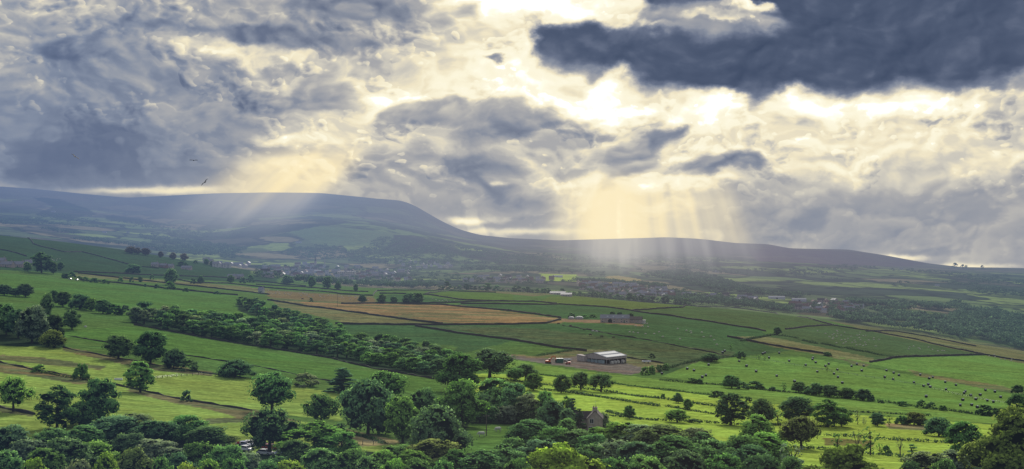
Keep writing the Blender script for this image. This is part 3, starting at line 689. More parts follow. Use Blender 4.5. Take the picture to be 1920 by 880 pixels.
# single trees of the left-hand fields
for a in [
 ('spread',25,708,772,62,'l','light green tree with a leaning bare trunk at the left edge of the picture'),
 ('tall',107,727,803,64,'m','open-crowned tree at the field edge, right of the leaning tree at the far left'),
 ('round',185,713,792,66,'m','round-topped tree with a visible dark trunk above the bottom left woodland'),
 ('dome',148,757,800,52,'d','dark low tree squeezed between two taller trees above the bottom left woodland'),
 ('tall',263,680,736,46,'l','light green ragged tree alone on the brown ditch line in the left fields'),
 ('bush',152,683,712,26,'m','small bush tree on the ditch line left of the ragged light green tree'),
 ('bush',74,684,699,24,'m','low round bush alone on the brown bank in the far left field'),
 ('bush',350,732,753,18,'d','tiny dark bush on the ditch line right of the ragged light green tree'),
 ('round',222,630,673,48,'d','dark rounded tree, leftmost of three beside the footpath below the long wood'),
 ('round',282,624,682,64,'m','largest round tree of three beside the footpath below the long wood'),
 ('dome',326,655,692,44,'d','domed dark tree, rightmost of three beside the footpath below the long wood'),
 ('bush',352,672,696,32,'d','low dark bush hugging the right side of the domed footpath tree'),
 ('dome',440,675,708,68,'d','wide dark domed thorn standing alone right of the three footpath trees'),
 ('spread',510,700,774,84,'m','big spreading oak with sky gaps in its crown in the centre left field'),
 ('spread',506,768,854,84,'d','dark spreading tree above the parked cars'),
 ('bush',572,700,725,46,'g','grey-green rounded bush between the spreading oak and the pointed tree'),
 ('cypress',642,692,736,50,'d','dark pointed windswept tree standing on the field wall'),
 ('dome',690,716,814,106,'d','biggest dark dome-shaped tree in the centre left'),
 ('spread',602,740,798,62,'m','spreading tree just left of the biggest dark dome-shaped tree'),
 ('spread',722,698,750,64,'m','green spreading tree peeping over the biggest dome-shaped tree'),
 ('round',755,748,830,66,'l','light green round tree directly right of the biggest dark dome-shaped tree'),
 ('dome',822,762,852,112,'d','huge dark rounded tree left of the small paddock'),
 ('round',792,730,790,60,'m','mid green tree behind the huge rounded tree left of the paddock'),
 ('round',866,716,800,82,'l','bright green tall tree at the upper left corner of the small paddock'),
 ('round',862,667,735,76,'m','full green tree at the right-hand end of the long wood'),
 ('spread',918,656,708,68,'d','dark tree with a clear trunk where the long wood ends'),
 ('spread',985,683,714,44,'d','dark spreading tree, left one of the touching pair on the strip fields'),
 ('spread',966,690,715,34,'m','smaller leaning tree tucked against the left one of the pair on the strip fields'),
 ('round',1000,702,732,34,'m','rounded tree just below the touching pair on the strip fields'),
 ('round',1052,703,737,33,'d','egg-shaped dark tree, leftmost of three in a line on the strip fields'),
 ('spread',1089,698,731,35,'d','round-headed dark tree, middle one of three in a line on the strip fields'),
 ('spread',1127,701,735,46,'d','umbrella-shaped dark tree, rightmost of three in a line on the strip fields'),
 ('round',1180,761,785,20,'m','small egg-shaped tree alone in the field right of the stone house'),
 ('spread',1270,768,792,40,'l','low umbrella-shaped light tree on the wall right of the small egg-shaped tree'),
 ('bush',1301,785,793,22,'d','little dark bush beside the low umbrella-shaped tree'),
 ('bush',1243,738,747,9,'m','tiny sapling on the middle strip wall'),
 ('round',1272,737,756,19,'d','small dark round tree on the middle strip wall'),
 ('round',1289,748,768,18,'m','small green tree just below the small dark round one on the strip wall'),
 ('tall',1370,740,797,55,'d','tall dense tree, leftmost of the big trees in the right-hand fields'),
 ('bush',1345,733,746,28,'d','dark low bush on the hedge left of the tall dense tree'),
 ('bush',1405,745,755,14,'d','tiny dark bush right of the tall dense tree'),
 ('dome',1427,749,792,50,'d','dark domed tree behind the tall rounded tree in the right-hand fields'),
 ('round',1424,780,834,60,'m','tall rounded tree in front of the dark domed one in the right-hand fields'),
 ('round',1493,745,792,64,'d','dark broad tree in the middle of the right-hand fields'),
 ('spread',1502,783,842,66,'r','brownish wide-headed tree with a clear trunk in the right-hand fields'),
 ('bush',1462,810,838,26,'m','bushy growth between the tall rounded tree and the brownish wide-headed one'),
 ('sparse',1458,768,796,24,'m','slim tree just left of the dark broad tree in the right-hand fields'),
 ('tall',1552,751,801,46,'m','open tall tree, left one of the close pair in the right-hand fields'),
 ('round',1578,765,800,38,'m','rounder tree, right one of the close pair in the right-hand fields'),
 ('sparse',1608,768,796,14,'g','spindly thin tree right of the close pair'),
 ('sparse',1620,782,797,9,'g','spindly low sapling right of the close pair'),
 ('round',1645,775,799,28,'d','dark bushy tree left of the tan patch in the right-hand fields'),
 ('sparse',1667,778,799,16,'m','slim tree at the left end of the tan patch'),
 ('bush',1690,780,796,22,'m','low bush left of the domed bush above the tan patch'),
 ('dome',1714,773,797,42,'r','domed bushy tree with a paler top above the tan patch'),
 ('dome',1760,784,818,56,'d','wide dark thicket at the right end of the tan patch'),
 ('round',1808,792,858,66,'m','mixed green tree in front of the wide dark thicket'),
 ('sparse',1570,814,845,36,'m','small open tree, leftmost along the lowest right-hand wall'),
 ('bare',1608,810,850,28,'g','grey twiggy tree second along the lowest right-hand wall'),
 ('sparse',1632,803,853,36,'m','taller open tree third along the lowest right-hand wall'),
 ('sparse',1650,832,852,22,'l','short light tree tucked right of the taller open tree'),
 ('bush',1662,835,853,16,'m','small bush on the lowest right-hand wall'),
 ('bare',1688,824,854,24,'g','bare forked tree alone on the lowest right-hand wall'),
 ('column',1710,834,858,17,'d','small dark oval tree right of the bare forked tree'),
 ('near',1932,778,-140,250,'o','huge leafy green and brown tree filling the bottom right corner'),
 ('near',1590,845,-170,172,'o','rounded brownish tree top rising into the picture at the bottom right'),
 ('near',1052,842,-200,160,'b','bright yellow-green tree top rising at the bottom centre'),
 ('round',1906,739,778,38,'d','dark round tree above the huge corner tree'),
 ('round',1908,722,738,24,'d','small dark tree at the right edge beyond the bale field'),
 ('bush',1848,760,779,30,'d','dark bush at the hedge end left of the round tree by the right edge'),
 ('bush',1872,765,781,26,'d','dark bush touching the round tree by the right edge'),
 ('dome',1333,663,678,30,'d','double dark bush on the hedge corner right of the barn'),
 ('bush',1390,659,672,15,'d','dark round bush at the top corner of the bale field'),
 ('sparse',1423,666,674,9,'m','little tree, left one of two in the top of the bale field'),
 ('sparse',1434,667,676,8,'m','little tree, right one of two in the top of the bale field'),
 ('bush',1298,709,719,20,'d','dark bush, left one of two on the hedge below the barn'),
 ('bush',1311,710,720,15,'d','dark bush, right one of two on the hedge below the barn'),
 ('round',1458,614,628,14,'d','lone dark tree where the walls meet below the dark hill field'),
 ('bush',1552,660,668,15,'d','dark bush at the end of the olive field wall'),
 ('sparse',1370,644,656,10,'m','thin little tree in the pasture above the bale field'),
 ('sparse',1551,686,696,9,'r','small brown bush in the middle of the bale field'),
 ('tall',78,475,512,32,'d','tall dark tree beside the hillside farm at the left'),
 ('round',52,492,509,15,'d','small round tree in front of the hillside farm'),
 ('round',100,492,514,15,'d','small tree right of the tall dark tree by the hillside farm'),
 ('round',113,492,507,13,'d','round tree farthest right in the hillside farm group'),
 ('round',246,463,476,20,'p','wide purplish tree, first on the hill skyline at the left'),
 ('round',258,465,477,14,'p','purplish tree touching the first on the hill skyline'),
 ('round',273,466,479,17,'p','purplish round tree, third on the hill skyline at the left'),
 ('round',301,472,483,10,'p','smallest purplish tree of the hill skyline'),
 ('round',325,474,487,13,'p','purplish tree right of the smallest one on the hill skyline'),
 ('round',345,476,489,15,'p','purplish tree farthest right on the hill skyline'),
 ('bush',367,488,494,8,'d','little dark bush, left one of the three low on the hill skyline'),
 ('round',387,486,497,11,'d','dark round tree, middle one of the three low on the hill skyline'),
 ('round',398,490,499,10,'d','dark tree, right one of the three low on the hill skyline'),
 ('dome',250,496,513,30,'d','wide dark bush in the dim fields below the hill skyline'),
 ('bush',342,490,500,18,'d','dark bush beside the hillside cottages'),
 ('round',320,505,536,24,'d','dark round-headed tree rising from the strip walls at the left'),
 ('bush',318,528,543,16,'m','bush at the foot of the round-headed tree on the strip walls'),
 ('round',376,517,532,12,'d','upright dark tree right of the round-headed one on the strip walls'),
 ('bush',362,522,532,10,'d','dark bush beside the upright dark tree on the strip walls'),
 ('round',432,516,531,15,'d','dark tree by the two cottages on the strip walls'),
 ('round',540,517,534,24,'d','wide dark tree, first of the dark row in front of the town'),
 ('round',584,519,540,14,'d','dark tree, second of the dark row in front of the town'),
 ('round',614,519,542,16,'d','dark tree, third of the dark row in front of the town'),
 ('round',633,528,544,12,'d','small dark tree, fourth of the dark row in front of the town'),
 ('round',667,533,547,9,'d','smallest dark tree at the end of the row in front of the town'),
 ('round',679,553,568,16,'d','round dark tree, leftmost on the upper edge of the brown moor'),
 ('round',716,552,569,17,'d','round dark tree, second on the upper edge of the brown moor'),
 ('round',738,556,569,15,'d','round dark tree, third on the upper edge of the brown moor'),
 ('dome',767,550,570,24,'d','wide dark tree, fourth on the upper edge of the brown moor'),
 ('round',784,550,570,20,'d','dark tree touching the wide one on the upper edge of the brown moor'),
 ('bush',1222,663,671,10,'k','very dark round bush alone in the rushy pasture behind the barn'),
 ('bush',632,706,718,8,'d','tiny dark shrub beside the pointed windswept tree'),
 ('bush',583,558,566,6,'d','tiny dark thorn on the brown moor'),
 ('dome',1129,774,809,30,'g','grey-brown bushy growth against the right wall of the stone house'),
 ('round',1062,768,815,30,'d','dark tree left of the tall cypress by the stone house'),
 ('round',1116,801,822,34,'l','light green bush tree right in front of the stone house'),
 ('cypress',1073,750,812,23,'k','tall dark cypress left of the stone house'),
 ('cypress',1087,768,812,21,'k','shorter dark cypress touching the stone house wall'),
 ]:
    kind, u, vt, vb, w, t, lab = a
    if kind in ('near',):
        P = atY(u, -vb); i = 0 if u > 1800 else 1
        keep = PROTO['near']; PROTO['near'] = [keep[i]]
        place(kind, u, vt, vb, w, t, lab); PROTO['near'] = keep
    else: place(kind, u, vt, vb, w, t, lab, cat='bush' if kind == 'bush' else 'tree')

row([(12,572,628,48,'round','d'),(34,582,634,40,'round','d'),(60,576,644,58,'round','g'),(88,552,602,24,'round','d'),(84,592,640,34,'tall','d'),(102,592,642,30,'round','k'),(135,582,618,30,'round','d'),(100,620,652,46,'dome','r')],
    'in the dark clump at the left edge', 'dark clump of trees at the left edge')
row([(8,534,554,28,'round','d'),(29,540,556,24,'round','d'),(48,533,557,28,'round','k')], 'in the short tree row under the hillside farm', 'short tree row under the hillside farm')
row([(100,545,571,18,'round','d'),(118,548,575,30,'round','d'),(149,552,580,34,'dome','d'),(171,560,583,26,'round','m'),(193,562,588,32,'round','d'),(214,571,590,24,'bush','m'),(234,573,591,20,'bush','d')],
    'in the sloping row behind the dark clump', 'sloping row of trees in the left fields')
row([(935,712,782,78,'round','m'),(968,722,790,58,'round','d'),(900,740,792,46,'round','d'),(990,742,795,50,'tall','g'),(1022,736,795,42,'round','m'),(1038,752,812,62,'dome','d'),(952,762,795,40,'round','g'),(1062,745,800,24,'tall','m'),(920,762,793,36,'round','d'),(1062,786,822,34,'round','m')],
    'in the grove between the paddock and the stone house', 'grove left of the stone house')
row([(1372,704,728,34,'round','d'),(1392,716,730,22,'bush','d'),(1415,715,729,26,'bush','d'),(1448,725,733,12,'bush','d'),(1470,717,734,16,'sparse','m'),(1497,716,736,28,'round','d'),(1516,724,740,18,'bush','d'),(1530,719,742,30,'round','d'),(1556,722,745,34,'round','d'),(1588,727,747,30,'dome','d'),(1618,730,751,28,'round','d'),(1634,740,753,14,'bush','d')],
    'in the long hedge below the bales', 'trees of the long hedge below the bales')
row([(1652,750,756,10,'bush','d'),(1692,752,762,20,'bush','m'),(1728,750,765,18,'bush','m'),(1746,754,767,18,'bush','d'),(1768,760,770,16,'bush','m')],
    'in the thin hedge stretch at the right', 'low bushes of the thin hedge stretch')
row([(247,519,529,8,'bush','d'),(263,519,529,9,'bush','d'),(272,532,538,6,'bush','d'),(294,533,541,8,'bush','d'),(348,540,547,10,'bush','d'),(407,546,552,11,'bush','d'),(285,515,524,8,'bush','d'),(226,520,528,8,'bush','m'),(455,520,531,12,'bush','d'),(470,516,530,12,'bush','d')],
    'along the narrow strip walls at the left', 'little bushes on the strip walls at the left')
row([(148,518,525,10,'bush','d'),(160,519,528,10,'bush','d'),(176,521,530,14,'bush','d'),(196,524,532,14,'bush','m'),(122,513,522,14,'bush','d'),(134,510,520,12,'bush','d')],
    'on the hedge right of the hillside farm', 'bushes on the hedge by the hillside farm')
row([(1072,587,596,14,'bush','d'),(1096,590,597,14,'bush','m'),(1112,589,596,12,'bush','m'),(1148,584,594,12,'round','d'),(1162,585,595,12,'round','d'),(1182,587,596,12,'bush','d')],
    'behind the long farmhouse', 'bushes behind the long farmhouse')
row([(1210,688,703,16,'bush','m'),(1222,686,701,14,'bush','m'),(1236,684,697,14,'bush','d'),(1248,682,694,14,'bush','m')], 'at the right end of the barn yard', 'hedge bushes at the right end of the barn yard')
# bottom woodland, read in stretches
row([(15,800,-335,68,'round','d'),(55,826,-300,64,'round','d'),(100,806,-325,66,'round','m'),(160,800,-352,62,'round','m'),(213,782,-365,78,'round','d'),(254,778,-372,66,'round','d'),(292,790,-360,60,'spread','d'),(344,779,-372,70,'round','m'),(388,800,-362,60,'dome','d'),(425,818,-375,38,'dome','r')],
    'along the back of the bottom left woodland', 'back row of the bottom left woodland')
row([(90,842,-275,66,'round','m'),(125,824,-285,76,'dome','d'),(172,830,-300,66,'round','l'),(12,848,-262,58,'round','m'),(370,832,-305,62,'round','m'),(422,838,-295,66,'round','m'),(330,852,-275,60,'round','d'),(462,850,-310,56,'round','d'),(240,815,-325,60,'round','d'),(290,826,-318,60,'tall','d')],
    'in the middle of the bottom left woodland', 'middle row of the bottom left woodland')
row([(60,862,-240,52,'dome','b'),(200,854,-238,40,'round','b'),(246,843,-255,66,'round','r'),(302,862,-236,42,'round','m'),(395,866,-238,44,'round','l'),(440,864,-240,50,'round','m'),(150,866,-236,48,'round','d'),(350,872,-232,36,'round','b')],
    'along the bottom edge at the left', 'front row of the bottom left woodland')
row([(590,796,-335,92,'tall','l'),(640,812,-332,60,'tall','m'),(556,826,-318,60,'round','m'),(520,858,-290,50,'round','d'),(750,836,-345,58,'round','m'),(812,826,-335,84,'round','r'),(775,846,-325,50,'round','l'),(715,846,-320,44,'round','l'),(860,846,-300,60,'round','m')],
    'along the back of the bottom middle woodland', 'back row of the bottom middle woodland')
row([(500,866,-262,44,'round','m'),(545,866,-262,50,'round','b'),(605,842,-285,64,'round','m'),(655,846,-285,64,'round','d'),(695,858,-268,50,'round','m'),(735,864,-255,54,'dome','l'),(785,864,-255,60,'round','m'),(832,868,-250,46,'round','m'),(902,848,-292,58,'tall','m'),(942,836,-305,52,'tall','m'),(968,862,-272,56,'round','m')],
    'along the bottom edge in the middle', 'front row of the bottom middle woodland')
row([(997,790,-395,66,'round','m'),(1040,803,-382,60,'round','d'),(1085,808,-380,56,'round','d'),(1012,826,-345,66,'round','d'),(1115,816,-372,56,'round','m'),(1160,793,-400,66,'round','l'),(1206,798,-392,56,'tall','g'),(1243,800,-378,86,'round','r'),(1302,803,-395,52,'dome','d'),(1322,812,-388,42,'dome','d'),(960,822,-360,44,'round','m')],
    'along the back of the bottom right woodland', 'back row of the bottom right woodland')
row([(1110,836,-325,60,'round','m'),(1155,828,-325,66,'round','g'),(1200,830,-318,66,'round','d'),(1268,822,-318,96,'round','m'),(1335,828,-328,76,'round','m'),(1388,818,-340,70,'round','m'),(1440,815,-345,78,'round','l'),(1486,834,-330,50,'sparse','g'),(1410,838,-318,66,'round','d')],
    'in the middle of the bottom right woodland', 'middle row of the bottom right woodland')
row([(1150,862,-262,60,'round','m'),(1212,858,-262,66,'round','m'),(1290,850,-268,84,'round','d'),(1360,856,-266,76,'round','m'),(1425,856,-266,66,'round','d'),(1480,858,-272,50,'round','m')],
    'along the bottom edge right of the bright centre tree', 'front row of the bottom right woodland')
row([(1735,849,-318,66,'round','d'),(1788,846,-330,48,'round','g'),(1772,864,-270,46,'round','m'),(1705,868,-262,42,'dome','d')],
    'in the corner thicket left of the huge corner tree', 'thicket left of the huge corner tree')

# the long wood: a belt of close trees
def fill_poly(poly, n, du, dv, seed, tries=20000):
    r = random.Random(seed); us = [p[0] for p in poly]; vs = [p[1] for p in poly]; out = []
    pa = [(a, b) for a, b in poly]
    for _ in range(tries):
        u = r.uniform(min(us), max(us)); v = r.uniform(min(vs), max(vs))
        if not bool(inpoly(np.array(u), np.array(v), pa)): continue
        if all(((u-a)/du)**2+((v-b)/dv)**2 > 1 for a, b in out): out.append((u, v))
        if len(out) >= n: break
    return out
wood = [(252,600),(300,596),(350,604),(400,606),(450,614),(520,624),(600,636),(640,646),(700,652),(760,658),(820,670),(860,684),(850,705),(820,706),(760,698),(700,686),(660,674),(600,666),(520,656),(450,644),(400,634),(350,624),(300,616),(255,607)]
for u, v in fill_poly(wood, 150, 17, 7, 4):
    k = tr.choice(['small','small','round','small']); t = tr.choice('ddmdmmg')
    hh = tr.uniform(24, 33)*(1-.00022*(u-250)); 
    place(k, u, v-hh, v, tr.uniform(28, 40), t, 'one of the dark broadleaf trees packed in the long wood across the fields', 'trees of the long wood')
narrow = [(452,572),(480,576),(520,592),(570,606),(640,628),(636,636),(560,618),(500,600),(455,582)]
for u, v in fill_poly(narrow, 24, 13, 6, 5):
    place('small', u, v-tr.uniform(17, 22), v, tr.uniform(19, 26), tr.choice('ddm'), 'one of the dark trees in the narrow strip reaching back from the long wood', 'trees of the narrow strip behind the long wood')
for u, v, t in [(800,704,'b'),(640,680,'b'),(655,676,'l')]: pass
# ------------------------------------------------------------------ dry-stone walls, hedges, fences
def ground_line(pts, step=6.0):
    P = [at(u, v) for u, v in pts]; out = [P[0]]
    for a, b in zip(P[:-1], P[1:]):
        d = math.hypot(b.x-a.x, b.y-a.y); n = max(1, int(d/step))
        for k in range(1, n+1):
            t = k/n; x = a.x+(b.x-a.x)*t; y = a.y+(b.y-a.y)*t; out.append(Vector((x, y, gz(x, y))))
    return out
wr = random.Random(9)
def wall(pts, label, h=1.35, w=.7, mat='stone', group='dry stone field walls', ruin=0.):
    L = ground_line(pts, 5.0); o0 = L[0].copy(); mb = MB(); sec = []
    for i, p in enumerate(L):
        d = (L[min(i+1, len(L)-1)]-L[max(i-1, 0)]); d.z = 0; d.normalize(); n = Vector((-d.y, d.x, 0))
        hh = h*wr.uniform(.82, 1.12)*(1 if wr.random() > ruin else wr.uniform(.2, .6)); q = p-o0+n*wr.uniform(-.2, .2)
        k = wr.uniform(.85, 1.2)*w
        sec.append([q-n*k*.62+Vector((0,0,-.6)), q-n*k*.42+Vector((0,0,hh)), q+Vector((wr.uniform(-.1,.1),0,hh+wr.uniform(.05,.22))), q+n*k*.42+Vector((0,0,hh)), q+n*k*.62+Vector((0,0,-.6))])
    for s in sec: mb.v += [tuple(p) for p in s]
    for i in range(len(sec)-1):
        for j in range(4): mb.f.append((i*5+j, (i+1)*5+j, (i+1)*5+j+1, i*5+j+1)); mb.m.append(0)
    mb.f.append(tuple(range(5))); mb.m.append(0); mb.f.append(tuple(range((len(sec)-1)*5, len(sec)*5))[::-1]); mb.m.append(0)
    o = mb.build('stone_wall', M[mat], loc=o0)
    tag(o, label, 'wall', group)
def hedge(pts, label, h=1.8, w=1.6, dens=9, tint='d', group='field hedges', rag=.5, size=.5, name='hedge'):
    L = ground_line(pts, 2.5); o0 = L[0].copy(); rg = np.random.default_rng(wr.randrange(9999)); Ps = []; Ns = []; T = []
    for p in L:
        k = 1+rag*(vnoise2(np.array(p.x/9.), np.array(p.y/9.), 5)*2-1)*1.2; k = max(.25, float(k))
        n = int(dens*2.5*max(.5, k))
        d = rg.normal(size=(n, 3)); d /= np.linalg.norm(d, axis=1)[:, None]; d[:, 2] = np.abs(d[:, 2])
        q = np.array(p-o0)+d*np.array([w*.7, w*.7, h*k])*rg.uniform(.6, 1.05, (n, 1))+rg.normal(0, .5, (n, 3))*[1, 1, 0]
        Ps.append(q); Ns.append(d); T.append(np.clip(.15+.5*d[:, 2]*rg.random(n), 0, 1))  # painted top light: leaves facing up get a paler tint
    P = np.vstack(Ps); N = np.vstack(Ns); T = np.concatenate(T); m = len(P)
    a = rg.normal(size=(m, 3)); a /= np.linalg.norm(a, axis=1)[:, None]; b = np.cross(a, N+rg.normal(0, .4, (m, 3)))
    sz = size*rg.uniform(.6, 1.5, (m, 1)); V = np.stack([P+a*sz*.5, P+b*sz*.4, P-a*sz*.5, P-b*sz*.4], 1).reshape(-1, 3)
    me = fast_mesh(name, V, np.arange(m*4).reshape(-1, 4))
    x = me.attributes.new('tint', 'FLOAT', 'POINT'); x.data.foreach_set('value', np.repeat(T, 4).astype(np.float32))
    x = me.attributes.new('nrm', 'FLOAT_VECTOR', 'POINT'); x.data.foreach_set('vector', np.repeat(N, 4, 0).astype(np.float32).ravel())
    me.materials.append(M['leaf']); o = bpy.data.objects.new(name, me); o.location = o0; link(o); o.color = tuple(q*.55 for q in CN[tint])+(1,)
    tag(o, label, 'hedge' if name == 'hedge' else 'grass', group)
def fence(pts, label, h=1.2, gap=6.):
    L = ground_line(pts, gap); r = empty('field_fence', L[0]); o0 = L[0].copy()
    posts = 0; stuff = MB()
    proto_ = None
    for p in L[:100]:
        mb = MB(); mb.box(-.09, .09, -.09, .09, -.3, h)
        if proto_ is None: proto_ = mb.mesh('post', [M['pole']])
        o = bpy.data.objects.new('post', proto_); link(o, r); o.location = p-o0
    mb = MB()
    for z in (.45, .8, 1.1):
        mb.tube([p-o0+Vector((0, 0, z)) for p in L[:100]], [.03]*min(100, len(L)), 4)
    mb.build('wire', M['steel'], r)
    tag(r, label, 'fence')

WALLS = [
 ([(0,441),(20,443),(63,458),(87,465),(120,473),(154,473),(191,482),(240,496),(270,501),(298,504)], 'long dark wall winding down the dim hillside at the left'),
 ([(0,469),(16,471),(50,481)], 'short dark wall above the hillside farm roofs'),
 ([(138,510),(220,513),(331,518),(443,523),(500,529),(573,537)], 'uppermost dark wall of the thin strips at the left'),
 ([(146,513),(220,521),(309,531),(363,537),(474,549),(505,553)], 'dark wall between the olive and green strips at the left'),
 ([(150,526),(220,531),(315,542),(379,548),(446,554)], 'dark wall along the top of the big vivid green field'),
 ([(331,524),(363,531),(427,532),(500,540),(582,546),(640,552),(699,555),(707,546),(760,545),(833,544)], 'dark wall with a kink below the long vivid green strip'),
 ([(480,534),(573,539),(640,545),(690,548)], 'dark wall above the long vivid green strip'),
 ([(712,551),(740,551),(803,553),(868,563),(956,566)], 'dark wall running down left of the light green wedge field'),
 ([(797,552),(842,546),(865,547),(930,549)], 'short dark wall along the top of the light green wedge field'),
 ([(640,570),(740,569),(800,569),(857,568),(886,566),(1000,566),(1044,570)], 'dark wall along the upper edge of the orange moor'),
 ([(864,570),(956,571),(1020,572),(1048,571),(1140,577),(1184,583),(1221,589),(1260,593),(1348,607),(1419,618),(1436,622)], 'very long dark wall passing behind the long farmhouse'),
 ([(1184,583),(1227,580),(1280,577),(1310,574)], 'dark wall climbing right behind the long farmhouse to the brow'),
 ([(1087,556),(1160,562),(1227,568),(1290,573)], 'dark wall on the brow in front of the town estate'),
 ([(1295,574),(1366,576),(1455,588),(1525,600),(1570,612),(1643,623),(1726,639),(1847,666),(1925,679)], 'dark wall following the right-hand brow to the picture edge'),
 ([(1472,618),(1511,613),(1570,611)], 'short dark wall joining the brow wall at the sheep field'),
 ([(1624,622),(1679,622),(1740,632),(1830,650)], 'thin wall on the outer rim of the right-hand brow'),
 ([(1631,680),(1660,675),(1694,670),(1770,668),(1847,666)], 'dark curved wall under the sheep field at the right'),
 ([(1364,632),(1452,649),(1504,658),(1552,665)], 'dark wall under the olive field right of centre'),
 ([(502,563),(540,569),(575,575),(639,583),(703,592),(770,601),(830,608)], 'dark wall cutting across the olive and orange moor'),
 ([(629,608),(700,609),(766,610),(830,610),(960,609),(1024,607),(1052,600)], 'dark wall along the lower edge of the orange moor'),
 ([(779,612),(862,626),(960,638),(1040,652),(1100,659)], 'dark wall slanting down to the barn yard'),
 ([(709,568),(830,572),(960,584),(1052,597)], 'thin dark wall through the top of the orange moor'),
 ([(1055,611),(1151,628),(1294,654),(1373,669)], 'low dark wall through the rushy pasture above the barn', .8),
 ([(1176,671),(1246,682)], 'dark wall right of the barn', .9),
 ([(0,680),(64,694),(120,703),(178,713),(248,729),(334,748),(413,761),(471,770)], 'broken wall along the brown ditch in the left fields', .62),
 ([(118,652),(197,668),(286,684),(398,702),(480,711)], 'half-buried wall below the three footpath trees', .5),
 ([(127,630),(204,643),(280,655),(350,667),(464,684),(553,702),(623,716)], 'low wall behind the three footpath trees', .55),
 ([(252,610),(300,618),(350,628),(400,637),(520,656),(623,673),(702,692),(813,711)], 'grey wall at the lower edge of the long wood', 1.1),
 ([(0,764),(64,778)], 'stub of wall at the far left below the leaning tree', .9),
]
for w in WALLS: wall(w[0], w[1], h=(w[2] if len(w) > 2 else 1.45), w=.75 if len(w) < 3 else .6, ruin=0 if len(w) < 3 else .45)

HEDGES = [
 ([(1240,694),(1275,684),(1311,676),(1350,671),(1396,667)], 'low hedge on the left edge of the bale field', 1.5, 'd'),
 ([(1240,714),(1300,719),(1357,723),(1440,733),(1500,738),(1573,746),(1647,753),(1700,760),(1771,769),(1863,782)], 'long hedge under the bale field', 1.2, 'd'),
 ([(940,690),(1011,703),(1090,712),(1170,722),(1297,737),(1400,748)], 'thin hedge line, top one of the bright strips', .8, 'm'),
 ([(928,711),(1020,722),(1085,728),(1151,737),(1246,749),(1300,757),(1345,763)], 'hedge line, second one down on the bright strips', 1.1, 'd'),
 ([(938,716),(998,728),(1060,736),(1125,745),(1180,754),(1233,762)], 'hedge line, third one down on the bright strips', 1.1, 'd'),
 ([(1253,763),(1300,771),(1345,778)], 'short hedge line carrying on right of the small saplings', 1.0, 'd'),
 ([(1135,779),(1218,788),(1300,791),(1370,796),(1440,798),(1560,801)], 'hedge line below the lone egg-shaped tree', .9, 'd'),
 ([(1534,816),(1600,820),(1647,824),(1720,828),(1770,831)], 'dark hedge crossing the lower right fields', 1.2, 'd'),
 ([(1440,838),(1520,842),(1594,848),(1650,854),(1700,859)], 'lowest hedge line of the right-hand fields', 1.0, 'd'),
 ([(1594,773),(1660,776),(1740,780)], 'rough hedge line left of the tan patch', .9, 'd'),
 ([(630,806),(690,822),(720,832)], 'overgrown line at the edge of the tan corner field', .8, 'm'),
 ([(882,789),(960,791),(1000,793)], 'dark hedge at the back of the small paddock', 1.2, 'k'),
 ([(1010,667),(1050,661),(1090,655)], 'scrubby bank behind the orange digger', 1.4, 'd'),
 ([(1140,773),(1200,787)], 'short hedge right of the stone house', 1.0, 'd'),
 ([(64,696),(110,705),(178,716)], 'tussocky weeds along the brown ditch at the far left', .8, 'r'),
]
for p, lab, h, t in HEDGES: hedge(p, lab, h*1.05, w=1.5, dens=16, rag=.32, size=.6, tint=t, group='field hedges')
for i, seg in enumerate([[(1390,640),(1440,630),(1455,628)],[(1468,630),(1495,635)],[(1505,639),(1532,645)],[(1541,645),(1578,653)],[(1585,653),(1618,660)],[(1624,660),(1652,667)],[(1656,667),(1680,671)]]):
    hedge(seg, 'clipped dark hedge piece, '+ORD[i]+' from the left above the olive field', 1.7, w=1.8, dens=16, rag=.15, size=.7, tint='d', group='clipped hedge pieces')
fence([(1396,670),(1440,677),(1559,697),(1640,710),(1736,725),(1884,757)], 'wire fence running through the bale field', 1.1, 7.)
fence([(286,711),(340,706),(382,703),(425,706)], 'wire fence below the wide dark domed thorn', 1.1, 4.)
fence([(680,834),(720,833)], 'short fence by the tan corner field', 1.1, 3.)
# ------------------------------------------------------------------ farm buildings, houses, machines
def window(parent, x, z, w, h, y, frame='frame', nx=0, ang=0, name='window'):
    """a framed window set on a wall facing -Y (local); pane is its own mesh"""
    fr = MB(); t = .09
    fr.box(x-w/2-t, x+w/2+t, y-.07, y+.02, z-t, z); fr.box(x-w/2-t, x+w/2+t, y-.07, y+.02, z+h, z+h+t)
    fr.box(x-w/2-t, x-w/2, y-.07, y+.02, z, z+h); fr.box(x+w/2, x+w/2+t, y-.07, y+.02, z, z+h); fr.box(x-.04, x+.04, y-.06, y+.01, z, z+h)
    o = fr.build(name, M[frame], parent)
    g = MB(); g.box(x-w/2, x+w/2, y-.03, y+.03, z, z+h); g.build('pane', M['glass'], o)
    return o
def gable_walls(mb, W, D, e, a, mi=0):
    """ridge runs along X; W long, D deep"""
    mb.prism([(-D/2,-.8),(D/2,-.8),(D/2,e),(0,a),(-D/2,e)], -W/2, W/2, mi, axis='x')
